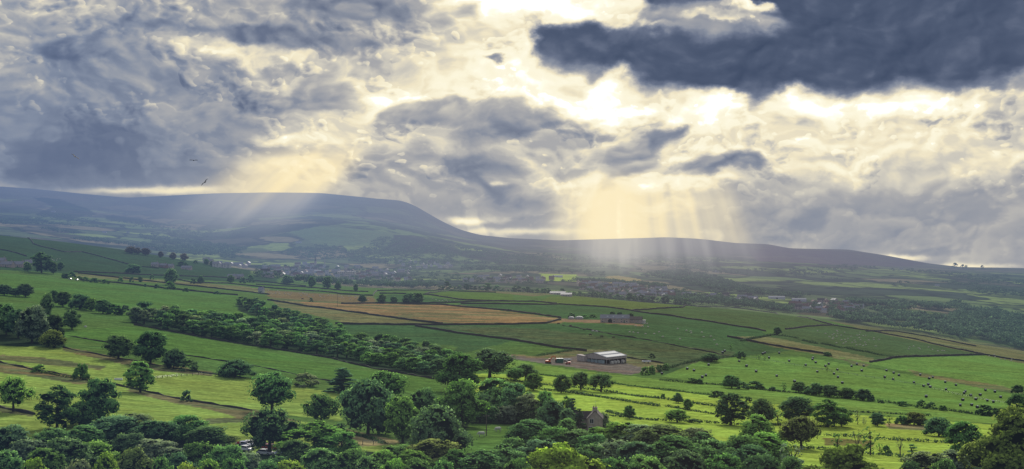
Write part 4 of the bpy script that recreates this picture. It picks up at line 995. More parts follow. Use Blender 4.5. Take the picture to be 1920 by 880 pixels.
def gable_roof(mb, W, D, e, a, t=.22, ov=.35, mi=0):
    s = (a-e)/(D/2)
    for k in (-1, 1):
        y1 = k*(D/2+ov); z1 = e-s*ov
        mb.hexa([(-W/2-ov, 0, a+.02),(W/2+ov, 0, a+.02),(W/2+ov, y1, z1+.02),(-W/2-ov, y1, z1+.02),
                 (-W/2-ov, 0, a+t),(W/2+ov, 0, a+t),(W/2+ov, y1, z1+t),(-W/2-ov, y1, z1+t)] if k == 1 else
                [(-W/2-ov, y1, z1+.02),(W/2+ov, y1, z1+.02),(W/2+ov, 0, a+.02),(-W/2-ov, 0, a+.02),
                 (-W/2-ov, y1, z1+t),(W/2+ov, y1, z1+t),(W/2+ov, 0, a+t),(-W/2-ov, 0, a+t)], mi)
def house(P, rz, W, D, e, a, wallm, roofm, label, wins=(), door=None, chim=(), name='house', group=None, cat='house'):
    r = empty(name, P, rz); mb = MB(); gable_walls(mb, W, D, e, a); mb.build('wall', M[wallm], r)
    mb = MB(); gable_roof(mb, W, D, e, a); ro = mb.build('roof', M[roofm], r)
    for x in chim:
        c = MB(); c.box(x-.55, x+.55, -.4, .4, a-.7, a+1.2); c.box(x-.65, x+.65, -.5, .5, a+1.2, a+1.35); c.tube([(x-.25,0,a+1.3),(x-.25,0,a+1.8)], [.14,.12], 8); c.tube([(x+.25,0,a+1.3),(x+.25,0,a+1.8)], [.14,.12], 8)
        c.build('chimney', M['brick' if wallm == 'brick' else 'wallstone'], ro)
    for (x, z, w, h) in wins: window(r, x, z, w, h, -D/2)
    if door is not None:
        d = MB(); d.box(door-.5, door+.5, -D/2-.06, -D/2+.02, 0, 2.05); do = d.build('door', M['greenpaint'], r)
        d = MB(); d.box(door+.3, door+.38, -D/2-.12, -D/2-.06, 1, 1.1); d.build('handle', M['steel'], do)
    tag(r, label, cat, group); return r

# the big barn in its muddy yard
def barn():
    P = at(1137, 683); a = math.radians(-41)
    W, D = 21., 22.   # gable width, depth
    r = empty('barn', P, a)
    # local: gable faces -Y, near corner at the origin; x runs left (negative) along the gable
    e, ap = 4.2, 6.7
    mb = MB()
    # upper boarding of the gable (open below), solid side band, rear and far walls
    mb.prism([(-W,2.9),(0,2.9),(0,e),(-W/2,ap),(-W,e)], 0, .15); mb.box(-.15, 0, .16, D, 2.7, e); mb.box(-W, -W+.15, .16, D, -.5, e); mb.box(-W+.16, -.16, D-.15, D, -.5, e)
    mb.prism([(-W,e+.003),(0,e+.003),(-W/2,ap)], D-.15, D)
    mb.build('boarding', M['boards'], r)
    mb = MB()
    for x in np.linspace(-W+.2, -.2, 6): mb.box(x-.12, x+.12, .2, .45, -.5, 4.4)
    for y in np.linspace(4, D-1, 5): mb.box(-.45, -.2, y-.12, y+.12, -.5, 2.69)
    mb.build('frame_posts', M['steel'], r)
    mb = MB(); mb.box(-W+.4, -.5, D-1.5, D-.3, 0, 4); mb.box(-W+.5, -.5, 8, 8.2, -.4, 4); mb.build('interior_shade_panels', M['dark'], r)  # near-black panels stand in for the shade inside the barn
    for k, nm in ((-1, 'roof'), (1, 'roof')):
        mb = MB(); x0 = -W/2; x1 = -W/2+k*(W/2+.5); z1 = e-.5*(ap-e)/(W/2)
        lo, hi = (x1, x0) if k < 0 else (x0, x1); zl, zh = (z1, ap) if k < 0 else (ap, z1)
        mb.hexa([(lo,-.4,zl+.03),(hi,-.4,zh+.03),(hi,D+.3,zh+.03),(lo,D+.3,zl+.03),(lo,-.4,zl+.22),(hi,-.4,zh+.22),(hi,D+.3,zh+.22),(lo,D+.3,zl+.22)])
        ro = mb.build(nm, M['sheet'], r)
        if k == 1:
            for f0, f1 in ((.12,.42),(.62,.95)):
                zz = lambda f: ap+(z1-ap)*f+.26; xx = lambda f: x0+(x1-x0)*f; g = MB()
                g.hexa([(xx(f0),1,zz(f0)-.03),(xx(f1),1,zz(f1)-.03),(xx(f1),D-1,zz(f1)-.03),(xx(f0),D-1,zz(f0)-.03),(xx(f0),1,zz(f0)+.03),(xx(f1),1,zz(f1)+.03),(xx(f1),D-1,zz(f1)+.03),(xx(f0),D-1,zz(f0)+.03)])
                g.build('roof_light', M['skylight'], ro)
    for x in (-14.6, -11.4, -8.2, -5.0, -2.6):
        g = MB(); g.box(x-1.45, x+1.15, -.28, -.1, .2, 2.3); g.box(x-1.5, x+1.2, -.32, -.06, 2.3, 2.4); g.build('feed_sheet', M['bluesheet'], r)
    for y in (4.8, 8.2, 11.5, 16.8):
        g = MB(); g.prism([(y-.9,0),(y+.9,0),(y+.9,1.3),(y,1.9),(y-.9,1.3)], .15, 1.7, axis='x'); g.build('calf_hutch', M['white'], r)
    tag(r, 'large farm barn with pale roof lights and an open front in a muddy yard', 'barn')
    l = MB(); P2 = at(1092, 677)
    l.box(-3, 3, -2, 2, -.5, 3.4); l.prism([(-3.2,3.42),(3.2,3.42),(3.2,3.6),(-3.2,4.2)], -2.2, 2.2)
    o = l.build('lean_to_shed', M['boards'], loc=P2, rz=a); tag(o, 'small boarded shed touching the left end of the barn', 'shed')
barn()
# the long stone farmhouse
def farmhouse():
    P = at(1167, 606); y = P.y; k = y/F
    W = 54*k; D = 8.0
    r = empty('farmhouse', at(1153, 605), math.radians(-7))
    mb = MB(); gable_walls(mb, W, D, 3.9, 6.7); mb.build('wall', M['wallstone'], r)
    mb = MB(); gable_roof(mb, W, D, 3.9, 6.7); ro = mb.build('roof', M['slate'], r)
    for f in (-.25, -.05, .28):
        g = MB(); x = f*W; g.hexa([(x-.7,-3.0,4.86),(x+.7,-3.0,4.86),(x+.7,-1.7,5.77),(x-.7,-1.7,5.77),(x-.7,-3.0,5.0),(x+.7,-3.0,5.0),(x+.7,-1.7,5.91),(x-.7,-1.7,5.91)]); g.build('roof_window', M['skylight'], ro)
    for f in (-.42,-.30,-.02,.10,.24,.42):
        window(r, f*W, 2.5, .9, .9, -D/2, 'frame')
        if f in (-.42,-.02,.24,.42): window(r, f*W, .6, 1.1, 1.1, -D/2, 'frame')
    g = MB(); g.prism([(-1.7,0),(1.7,0),(1.7,2.4),(0,3.6),(-1.7,2.4)], -D/2-.08, -D/2+.02); o = g.build('arched_door', M['glass'], r); o.location.x = -.16*W
    g = MB(); g.box(-.5,.5,-D/2-.07,-D/2+.02,0,2.1); o = g.build('door', M['greenpaint'], r); o.location.x = .33*W
    tag(r, 'long stone farmhouse with a slate roof and three roof windows on the far pasture', 'farmhouse')
    r2 = empty('stone_barn', at(1191, 606), math.radians(-9)); W2 = 26*k
    mb = MB(); gable_walls(mb, W2, 8.6, 3.3, 5.6); mb.build('wall', M['wallstone'], r2)
    mb = MB(); gable_roof(mb, W2, 8.6, 3.3, 5.6); mb.build('roof', M['darkslate'], r2)
    for f in (-.2, .22): window(r2, f*W2, 1.6, .9, .9, -4.3, 'frame')
    g = MB(); g.box(W2/2+.05, W2/2+3, -2, 2, -.4, 2.6); g.box(W2/2+.05, W2/2+3.2, -2.2, 2.2, 2.6, 2.75); g.build('white_annexe', M['white'], r2)
    tag(r2, 'lower dark-roofed stone barn joined to the right end of the farmhouse', 'barn')
    for u, w, lab in ((1071, 11, 'smaller rounded pale shed left of the long farmhouse'), (1086, 15, 'wider rounded pale shed left of the long farmhouse')):
        P = at(u, 599); R = w*k/2; s = empty('rounded_shed', P, math.radians(-6)); mb = MB()
        pr = [(R*math.cos(t), 1.3+R*.42*math.sin(t)) for t in np.linspace(0, math.pi, 11)]
        mb.prism([(-R,-.4),(R,-.4),(R,1.28),(-R,1.28)][::1], -2.5, 2.5); mb.build('wall', M['boards'], s)
        mb = MB(); mb.prism([(p[0]*1.04, p[1]) for p in pr], -2.8, 2.8); mb.build('roof', M['skylight'], s)
        tag(s, lab, 'shed')
farmhouse()
# the tall stone house among the trees
def stone_house():
    P = at(1117, 812); y = P.y; k = y/F; W, D = 28*k, 9.0
    r = empty('stone_house', P+Vector((0, 3.5, 0)), math.radians(-4)); top = CZ-(771-440)*k-P.z
    e, a = top*.66, top
    mb = MB(); mb.prism([(-W/2,-.8),(W/2,-.8),(W/2,e),(0,a),(-W/2,e)], -D/2, D/2); mb.build('wall', M['wallstone'], r)
    mb = MB()
    for s in (-1, 1):
        pts = [(0,a+.02),(s*(W/2+.3),e-.3*(a-e)/(W/2)+.02),(s*(W/2+.3),e-.3*(a-e)/(W/2)+.22),(0,a+.22)]
        mb.prism(pts[::s], -D/2-.12, D/2+.2)
    ro = mb.build('roof', M['darkslate'], r)
    c = MB(); c.box(-.75, .75, -D/2-.02, -D/2+.9, a-1.2, a+1.1); c.box(-.85, .85, -D/2-.12, -D/2+1.0, a+1.1, a+1.3); c.build('chimney', M['wallstone'], ro)
    for x in (-.4, .35):
        c = MB(); c.tube([(x,-D/2+.45,a+1.28),(x,-D/2+.45,a+1.85)], [.17,.14], 8); c.build('chimney_pot', M['brick'], ro)
    c = MB(); c.tube([(.1,-D/2+.2,a+1.3),(.1,-D/2+.2,a+3.2)], [.03,.03], 5); c.tube([(-.5,-D/2+.2,a+3.),(.7,-D/2+.2,a+3.)], [.03,.03], 5); c.build('aerial', M['steel'], ro)
    for (px, pz, w, h) in ((1111, 793, 1.15, 1.3), (1109, 808, 1.2, 1.35)):
        x = (px-1117)*k; z = CZ-(pz-440)*k-P.z; window(r, x, z, w, h, -D/2)
    tag(r, 'tall stone house gable with two white windows and a chimney among the trees', 'house')
    r2 = empty('stone_wing', P+Vector((-26*k, 6.5, 0)), math.radians(-4)); mb = MB(); gable_walls(mb, 9, 5, top*.6, top*.86); mb.build('wall', M['palestone'], r2)
    mb = MB(); gable_roof(mb, 9, 5, top*.6, top*.86); mb.build('roof', M['darkslate'], r2)
    tag(r2, 'lower pale stone wing half hidden behind the cypresses left of the tall house', 'house')
stone_house()
# hillside farm at the left edge
for u, v, W, D, e, a, rz, lab in [(14,501,15,8,3.4,6.6,-12,'long low farm building with a lilac slate roof at the left edge'),
      (36,501,13,8,3.6,6.8,-12,'second farm building from the left edge, joined to the long low one'),
      (53,500,8,9,4.4,8.2,30,'gabled farmhouse beside the tall dark tree on the hillside'),
      (2,494,12,8,3.6,6.8,-5,'rear farm building cut by the left edge')]:
    house(at(u, v), math.radians(rz), W, D, e, a, 'wallstone', 'slate', lab, wins=[(-W*.25, 1.2, 1, 1.1), (W*.2, 1.2, 1, 1.1)], door=0., chim=(W*.35,), name='farm_building', cat='farm building')
for u, v, W, m, ro, lab in [(291,500,11,'palestone','slate','pinkish stone cottage, left one of the hillside hamlet'),(306,502,12,'brick','slate','reddish stone cottage, second in the hillside hamlet'),
      (320,503,9,'palestone','slate','small stone cottage, third in the hillside hamlet'),(350,506,16,'wallstone','slate','long grey barn at the right end of the hillside hamlet'),
      (435,522,12,'palestone','slate','pale stone cottage, left one of two at the strip walls'),(450,522,11,'wallstone','slate','grey stone cottage, right one of two at the strip walls'),
      (490,549,6,'white','slate','tiny white hut where the narrow strip of trees begins')]:
    house(at(u, v), math.radians(-8), W, 7, 3.6, 6.2, m, ro, lab, wins=[(-W*.25, 1.2, 1, 1.1), (W*.25, 1.2, 1, 1.1)], door=0., chim=(W*.3,) if W < 15 else (), name='cottage', cat='cottage')
for u, v, W, lab in [(1046,553,24,'long lilac-roofed farm shed on the brow, the left one'),(1062,556,16,'shorter lilac-roofed farm shed on the brow, the right one')]:
    house(at(u, v), math.radians(-6), W, 11, 3, 5.2, 'boards', 'slate', lab, wins=[(-W*.2, 1, 1.4, 1), (W*.2, 1, 1.4, 1)], door=0., name='farm_shed', cat='shed')

# machines in the yard
def wheel(parent, x, y, r, w=.35, rim='steel'):
    wl = MB(); wl.tube([(x, y-w/2, r), (x, y+w/2, r)], [r, r], 14); wh = wl.build('wheel', M['rubber'], parent)
    h = MB(); h.tube([(x, y-w/2-.02, r), (x, y+w/2+.02, r)], [r*.5, r*.5], 10); h.build('rim', M[rim], wh); return wh
def digger():
    r = empty('excavator', at(1028, 681.5), math.radians(8))
    for y in (-1.1, 1.1):
        mb = MB(); mb.prism([(-1.7,.15),(-1.4,0),(1.4,0),(1.7,.15),(1.9,.45),(1.7,.8),(-1.7,.8),(-1.9,.45)], y-.28, y+.28); mb.build('track', M['rubber'], r)
    mb = MB(); mb.box(-1.6, 1.3, -1.2, 1.2, .9, 1.9); mb.prism([(-1.9,.95),(-1.62,.9),(-1.62,1.95),(-1.9,1.8)], -1.1, 1.1); mb.build('body', M['orange'], r)
    mb = MB(); mb.prism([(.1,1.9),(1.35,1.9),(1.25,3.0),(.2,3.0)], -1.15, -.1); cb = mb.build('cab', M['orange'], r)
    mb = MB(); mb.box(.3, 1.15, -1.19, -1.16, 2.1, 2.85); mb.build('cab_window', M['glass'], cb)
    mb = MB(); mb.tube([(1.0,.4,1.6),(2.6,.4,4.2),(4.3,.4,4.5)], [.3,.3,.22], 6); mb.build('boom', M['orange'], r)
    mb = MB(); mb.tube([(4.3,.4,4.7),(5.1,.4,2.0)], [.24,.18], 6); mb.build('dipper_arm', M['orange'], r)
    mb = MB(); mb.prism([(4.7,1.9),(5.5,1.9),(5.3,1.0),(4.6,1.0),(4.3,1.4)], 0, .8); mb.build('bucket', M['dark'], r)
    mb = MB(); mb.tube([(1.4,.4,1.9),(2.5,.4,3.4)], [.1,.1], 6); mb.build('ram', M['steel'], r)
    tag(r, 'orange excavator with a raised boom at the left of the barn yard', 'excavator')
digger()
def tank():
    r = empty('container', at(1049, 680.5), math.radians(-10)); mb = MB()
    mb.box(-2.5, 2.5, -1.2, 1.2, .15, 2.6); mb.build('box', M['greenpaint'], r)
    mb = MB(); mb.prism([(-2.6,2.62),(2.6,2.62),(2.3,2.85),(-2.3,2.85)], -1.25, 1.25); mb.build('lid', M['bluesheet'], r)
    mb = MB(); [mb.box(x-.06, x+.06, -1.26, -1.2, .15, 2.6) for x in np.linspace(-2.3, 2.3, 9)]; mb.build('ribs', M['greenpaint'], r)
    tag(r, 'green metal container standing right of the orange excavator', 'container')
tank()
def dumper(P, rz, colr, label):
    r = empty('dumper', P, rz)
    for x in (-.9, 1.0):
        for y in (-.8, .8): wheel(r, x, y, .42)
    mb = MB(); mb.box(-1.5, .1, -.5, .5, .6, 1.1); mb.build('chassis', M[colr], r)
    mb = MB(); mb.prism([(.1,.85),(1.3,.85),(1.8,1.7),(-.1,1.7)], -.85, .85); mb.build('skip', M[colr], r)
    mb = MB(); mb.box(-1.0,-.55,-.3,.3,1.1,1.3); mb.box(-1.15,-1.0,-.3,.3,1.1,1.75); mb.build('seat', M['rubber'], r)
    mb = MB(); [mb.tube([(-1.25,y,1.05),(-1.25,y,2.3),(-.5,y,2.35)], [.05]*3, 5) for y in (-.42,.42)]; mb.box(-1.3,-.4,-.5,.5,2.35,2.42); mb.build('roll_bar', M['white'], r)
    tag(r, label, 'dumper')
dumper(at(1065, 683.5), .3, 'red', 'small red dumper at the front edge of the barn yard')
def trailer(P, rz, label):
    r = empty('trailer', P, rz)
    for x in (-1.2, 1.2): wheel(r, x, -.95, .4); wheel(r, x, .95, .4)
    mb = MB(); mb.box(-3, 3, -1.1, 1.1, .75, .95); mb.build('bed', M['steel'], r)
    mb = MB(); mb.box(-3, 3, -1.14, -1.1, .95, 1.6); mb.box(-3, 3, 1.1, 1.14, .95, 1.6); mb.box(-3.04, -3, -1.1, 1.1, .95, 1.6); mb.build('side_boards', M['frame'], r)
    mb = MB(); mb.tube([(3,0,.8),(4.3,0,.6)], [.07,.05], 5); mb.build('drawbar', M['steel'], r)
    tag(r, label, 'trailer')
trailer(at(1212, 681), -.15, 'pale flat trailer parked right of the barn')
trailer(at(1063.5, 677.5), .5, 'pale trailer between the green container and the barn')

# cars
def car(P, rz, c, label, group=None):
    r = empty('parked_car', P, rz); k = (c[0], c[1], c[2], 1)
    prof = [(-2.1,.35),(2.05,.35),(2.12,.62),(1.95,.82),(1.05,.93),(.45,1.42),(-1.1,1.45),(-1.85,.98),(-2.12,.9)]
    mb = MB(); mb.prism(prof, -.82, .82); b = mb.build('body', M['carpaint'], r); b.color = k
    mb = MB(); mb.prism([(.93,.97),(.42,1.38),(.36,1.38),(-1.05,1.38),(-1.6,.98)], -.835, .835); mb.build('side_window', M['glass'], r)
    mb = MB(); mb.hexa([(1.1,-.68,.94),(1.1,.68,.94),(.5,.62,1.41),(.5,-.62,1.41),(1.13,-.68,.96),(1.13,.68,.96),(.53,.62,1.43),(.53,-.62,1.43)]); mb.build('windscreen', M['glass'], r)
    for x in (-1.3, 1.3):
        for y in (-.76, .76): wheel(r, x, y, .32, .2)
    for y in (-.6, .6):
        mb = MB(); mb.box(2.02, 2.12, y-.15, y+.15, .58, .72); mb.build('headlight', M['skylight'], r)
        mb = MB(); mb.box(-2.14, -2.08, y-.12, y+.12, .68, .84); mb.build('tail_light', M['red'], r)
    tag(r, label, 'car', group)
for u, v, rz, c, lab in [(462,846,-.5,(.75,.77,.8),'white car parked nearest the person in red'),(458,838,-.3,(.25,.28,.45),'blue-grey car behind the white car near the person in red'),
     (468,836,-.2,(.7,.7,.72),'silver car at the back left of the parked group'),(494,840,-.4,(.6,.6,.62),'pale grey car under the left side of the dark spreading tree'),
     (507,843,-.3,(.30,.04,.04),'dark red car beside the trunk of the dark spreading tree'),(497,853,-.4,(.7,.72,.78),'pale blue-white car lowest under the dark spreading tree'),
     (531,854,-.35,(.65,.75,.85),'light blue car farthest right under the dark spreading tree'),(530,843,-.4,(.62,.64,.66),'silver car at the back right under the dark spreading tree')]:
    car(at(u, v), rz, c, lab, 'cars parked by the dark spreading tree')
car(at(132, 524.5), -.15, (.45,.47,.5), 'left one of two grey cars on the hedge below the hillside farm', 'cars below the hillside farm')
car(at(144, 526), -.15, (.25,.27,.32), 'right one of two grey cars on the hedge below the hillside farm', 'cars below the hillside farm')

# people: one skinned figure each
def person(P, rz, label, top='red', pose=0):
    r = empty('person', P, rz)
    J = [(0,0,.95),(0,0,1.2),(0,0,1.42),(0,.01,1.52),(0,.02,1.62),(0,.02,1.74),
         (-.10,0,.92),(-.13,.03,.5),(-.13,0,.08),(-.13,-.16,.04),(.10,0,.92),(.15,-.08,.5),(.16,.04,.08),(.16,-.12,.04),
         (-.19,0,1.40),(-.27,.02,1.12),(-.24,-.12,.88),(-.235,-.16,.80),(.19,0,1.40),(.28,.02,1.13),(.30-.1*pose,-.18,.98),(.30-.12*pose,-.25,.95)]
    E = [(0,1),(1,2),(2,3),(3,4),(4,5),(0,6),(6,7),(7,8),(8,9),(0,10),(10,11),(11,12),(12,13),(2,14),(14,15),(15,16),(16,17),(2,18),(18,19),(19,20),(20,21)]
    R = [.14,.13,.12,.055,.10,.085,.095,.065,.045,.04,.095,.065,.045,.04,.06,.045,.035,.03,.06,.045,.035,.03]
    me = bpy.data.meshes.new('body'); me.from_pydata(J, E, []); sk = me.skin_vertices.new(name='') if hasattr(me.skin_vertices, 'new') else None
    o = bpy.data.objects.new('body', me); link(o, r)
    md = o.modifiers.new('skin', 'SKIN')
    try:
        d = me.skin_vertices[0].data
        for i, q in enumerate(R): d[i].radius = (q, q)
        d[0].use_root = True
    except Exception: pass
    o.modifiers.new('sub', 'SUBSURF').render_levels = 1
    me.materials.append(M['skin'])
    mb = MB(); mb.tube([(0,0,.92),(0,0,1.15),(0,0,1.38),(0,.01,1.47)], [.165,.155,.17,.09], 10)
    for s in (-1, 1): mb.tube([(s*.17,0,1.41),(s*.275,.02,1.12),(s*.27,-.1,.93)], [.085,.065,.055], 8)
    mb.build('shirt', M[top], r, smooth=True)
    mb = MB()
    for s, kx, ky in ((-1,-.13,.03),(1,.15,-.08)): mb.tube([(s*.09,0,.98),(kx,ky,.5),(kx,ky*.3,.1)], [.12,.085,.07], 8)
    mb.build('trousers', M['denim'], r, smooth=True)
    mb = MB(); mb.ball((0,.04,1.71), (.105,.11,.10), 8, 6); mb.build('hair', M['hair'], r, smooth=True)
    tag(r, label, 'person'); return r
person(at(446.5, 839), .4, 'person in a red top standing left of the parked cars', 'red')
person(at(449.5, 839), -.5, 'person in a white top beside the one in red by the parked cars', 'white', 1)
person(at(442.5, 840), 1.2, 'person in pale clothes farthest left by the parked cars', 'cream', 1)

# bales
def bale_mesh():
    mb = MB(); R = .66; n = 16
    mb.tube([(-.62,0,R),(-.55,0,R),(.55,0,R),(.62,0,R)], [R*.9,R,R,R*.9], n); return mb
BALES = [(335,163),(325,172),(548,173),(537,178),(570,199),(624,174),(412,217),(451,243),(250,237),(137,258),(173,267),(236,293),(217,303),(502,272),(611,296),(705,326),(677,216),(764,238),(803,199),(800,208),(817,224),(886,232),(869,244),(826,273),(932,262),(914,284),(935,302),(958,333),(1007,244),(1035,233),(1071,242),(1061,267),(1192,267),(1230,280),(1258,292),(1183,303),(1227,313),(1337,330),(1371,290),(1418,309),(1437,302),(1413,341),(1388,349),(1424,354),(1503,328),(1507,367),(1560,344),(1610,377),(1603,387),(1638,400),(1688,397),(1716,371),(1766,380),(1855,380),(1796,409),(1665,420),(1596,424),(1726,427),(1758,434),(1583,452),(1643,450),(1402,406),(1673,463),(3,283)]
bm_ = bale_mesh().mesh('silage_bale', [M['wrap'], M['wrapsheen']])
bm_.polygons.foreach_set('material_index', [1 if p.center.z > 1.0 else 0 for p in bm_.polygons])  # paler upper faces paint the sheen of sky light on black wrap
for x, y in BALES:
    u, v = 1240+x/2.8235, 600+y/2.8235+2
    o = bpy.data.objects.new('silage_bale', bm_); link(o); o.location = at(u, v); o.rotation_euler = (0, 0, wr.uniform(-.8, .8)); k = wr.uniform(1.0, 1.18); o.scale = (k, k, k)
    tag(o, 'one of the black wrapped silage bales scattered over the light green field', 'bale', 'silage bales on the light green field')

# animals
def beast(big=False):
    """a grazing sheep or a cow: shaped trunk, jointed legs, carried head"""
    s = 1.9 if big else 1.; parts = {}
    mb = MB(); L = .52*s
    mb.tube([(-L*1.05,0,.62*s),(-L*.8,0,.62*s),(-L*.2,0,.60*s),(L*.5,0,.62*s),(L*.95,0,.66*s),(L*1.15,0,.62*s)], [.10*s,.24*s,.27*s,.26*s,.19*s,.12*s], 10)
    mb.tube([(L*.95,0,.66*s),(L*1.35,0,.50*s)], [.15*s,.10*s], 8); mb.tube([(L*1.3,0,.50*s),(L*1.6,0,.30*s)], [.10*s,.055*s], 8)
    mb.tube([(-L*1.08,0,.68*s),(-L*1.2,0,.40*s)], [.04*s,.03*s], 5)
    for y in (-.09*s, .09*s): mb.tube([(L*1.3,y,.54*s),(L*1.25,y*2.0,.50*s)], [.035*s,.01*s], 4)
    for y in (-.13*s, .13*s):
        mb.tube([(L*.72,y,.50*s),(L*.74,y,.24*s),(L*.70,y,.0)], [.075*s,.042*s,.04*s], 6)
        mb.tube([(-L*.75,y,.52*s),(-L*.62,y,.36*s),(-L*.92,y,.22*s),(-L*.86,y,.0)], [.10*s,.065*s,.04*s,.042*s], 6)
    return mb
sheep_me = beast().mesh('sheep', [M['wool']]); cow_me = beast(True).mesh('cow', [M['hide']]); wcow_me = beast(True).mesh('cow', [M['white']])
for m_ in (sheep_me, cow_me, wcow_me): m_.shade_smooth()
def animal(me, u, v, label, cat, group, k=1.):
    o = bpy.data.objects.new(cat, me); link(o); o.location = at(u, v); o.rotation_euler = (0, 0, wr.choice([0, math.pi])+wr.uniform(-.7, .7)); o.scale = (k,)*3; tag(o, label, cat, group)
def flock(poly, n, seed, label, group, du=4, dv=1.5, k=1.35):
    for u, v in fill_poly(poly, n, du, dv, seed): animal(sheep_me, u, v, label, 'sheep', group, k)
flock([(500,546),(560,548),(640,556),(700,558),(690,566),(610,560),(510,552)], 42, 1, 'one of the tiny white sheep grazing the far end of the brown moor', 'sheep on the brown moor')
flock([(790,560),(830,562),(855,565),(840,569),(790,568)], 14, 2, 'one of the tiny sheep by the wide dark tree above the moor', 'sheep beside the moor trees')
flock([(1530,622),(1600,620),(1660,640),(1650,652),(1560,648),(1530,634)], 40, 3, 'one of the white sheep spread over the dark green field at the right', 'sheep in the dark green field')
flock([(1700,646),(1760,655),(1780,662),(1700,660)], 10, 4, 'one of the few white sheep right of the main flock', 'few sheep right of the main flock')
flock([(1835,660),(1900,674),(1912,682),(1850,672)], 10, 6, 'one of the white sheep on the brow at the far right', 'sheep on the far right brow')
flock([(1200,602),(1300,620),(1380,640),(1370,655),(1280,640),(1180,625)], 22, 7, 'one of the pale sheep dotted over the rushy pasture right of the farmhouse', 'sheep in the rushy pasture')
flock([(95,484),(120,484),(122,490),(96,490)], 6, 8, 'one of the pale sheep on the dim hillside at the left', 'sheep on the dim hillside')
for u, v, me_, lab in [(1112,623,wcow_me,'white cow, left one of the pair below the farmhouse'),(1119,624,wcow_me,'white cow, right one of the pair below the farmhouse'),
   (903,819,wcow_me,'white cow nearest the pole in the small paddock'),(934,810,wcow_me,'white cow farthest right in the small paddock'),(878,827,wcow_me,'white cow at the left edge of the small paddock'),
   (1047,609,cow_me,'dark cow by the corner of the moor wall'),(1070,613,cow_me,'brown cow below the rounded sheds'),(1095,620,cow_me,'dark cow left of the two white cows'),
   (1107,630,cow_me,'dark cow below the two white cows'),(1128,633,cow_me,'dark cow, middle one of three in the rushy pasture'),(1150,635,cow_me,'dark cow, right one of three in the rushy pasture'),(567,562,cow_me,'dark cow alone on the brown moor')]:
    animal(me_, u, v, lab, 'cow', None, .95)

# poles
def pole(u, v, vt, label, arm=True):
    P = at(u, v); h = CZ-(vt-440)/F*P.y-P.z; r = empty('utility_pole', P, .2)
    mb = MB(); mb.tube([(0,0,-.5),(0,0,h)], [.17,.12], 8); mb.build('post', M['pole'], r)
    if arm:
        mb = MB(); mb.box(-.9, .9, -.06, .06, h-.5, h-.35); c = mb.build('cross_arm', M['pole'], r)
        for x in (-.8, .8): mb = MB(); mb.tube([(x,0,h-.36),(x,0,h-.15)], [.06,.04], 6); mb.build('insulator', M['white'], c)
    tag(r, label, 'pole')
pole(912, 817, 778, 'wooden pole with a cross arm in the small paddock')
pole(1086, 813, 788, 'plain pale wooden pole left of the stone house', False)
pole(633, 576, 551, 'thin wooden pole standing on the brown moor')
pole(572, 700, 692, 'short pole behind the grey-green bush', False)

# pale things in the fields
def trough(u, v, label):
    P = at(u, v); r = MB(); r.box(-1.6, 1.6, -.5, .5, 0, .25); r.box(-1.6, -1.45, -.5, .5, .25, .8); r.box(1.45, 1.6, -.5, .5, .25, .8); r.box(-1.44, 1.44, -.5, -.38, .25, .8); r.box(-1.44, 1.44, .38, .5, .25, .8)
    o = r.build('water_trough', M['palestone' if u < 200 else 'frame'], loc=P, rz=.1); tag(o, label, 'trough')
trough(222, 713, 'white water trough on the ditch line in the left fields')
def boulder(u, v, k, label):
    P = at(u, v); r = random.Random(int(u)); mb = MB(); mb.ball((0,0,.35*k), (.9*k,.7*k,.6*k), 9, 6)
    mb.v = [(x*r.uniform(.85,1.15), y*r.uniform(.85,1.15), z*r.uniform(.85,1.1)) for x, y, z in mb.v]
    o = mb.build('boulder', M['white'], loc=P); tag(o, label, 'boulder')
boulder(160, 614, 1.1, 'pale boulder right of the rounded tree by the left clump')

# birds gliding over the hill
def bird(u, v, dist, roll, span, label, yaw=0.):
    x = (u-960)/F*dist; P = Vector((x, dist, CZ-(v-440)/F*dist)); r = empty('bird', P); r.rotation_euler = (0, roll, yaw); s = span/2
    mb = MB(); mb.tube([(0,-.30,0),(0,-.15,.0),(0,.1,.0),(0,.26,0.),(0,.36,-.02)], [.03,.075,.08,.05,.02], 8); b = mb.build('body', M['feather'], r, smooth=True)
    for k in (-1, 1):
        mb = MB(); pts = [(.03*k,.16,.02),(.55*s*k,.20,.10),(s*k,.02,.03),(s*k*.96,-.06,.03),(.6*s*k,-.08,.08),(.03*k,-.16,.01)]
        n = len(pts); mb.add([(a, b_, c+.012) for a, b_, c in pts]+[(a, b_, c-.012) for a, b_, c in pts], [tuple(range(n)), tuple(range(2*n-1, n-1, -1))]+[(i, (i+1) % n, (i+1) % n+n, i+n) for i in range(n)])
        mb.build('wing', M['feather'], r)
    mb = MB(); mb.add([(-.03,-.25,.0),(.03,-.25,.0),(.14,-.55,.0),(-.14,-.55,0),(-.03,-.25,.02),(.03,-.25,.02),(.14,-.55,.02),(-.14,-.55,.02)], [(0,1,2,3),(7,6,5,4),(0,4,5,1),(1,5,6,2),(2,6,7,3),(3,7,4,0)]); mb.build('tail', M['feather'], r)
    tag(r, label, 'bird')
bird(141, 294, 210, .62, 1.45, 'dark gliding bird banking left, farthest left in the sky')
bird(363, 301, 210, .02, 1.35, 'dark bird gliding level above the hill')
bird(384, 342, 210, -.82, 1.45, 'brownish bird tilted steeply just above the hill', .5)
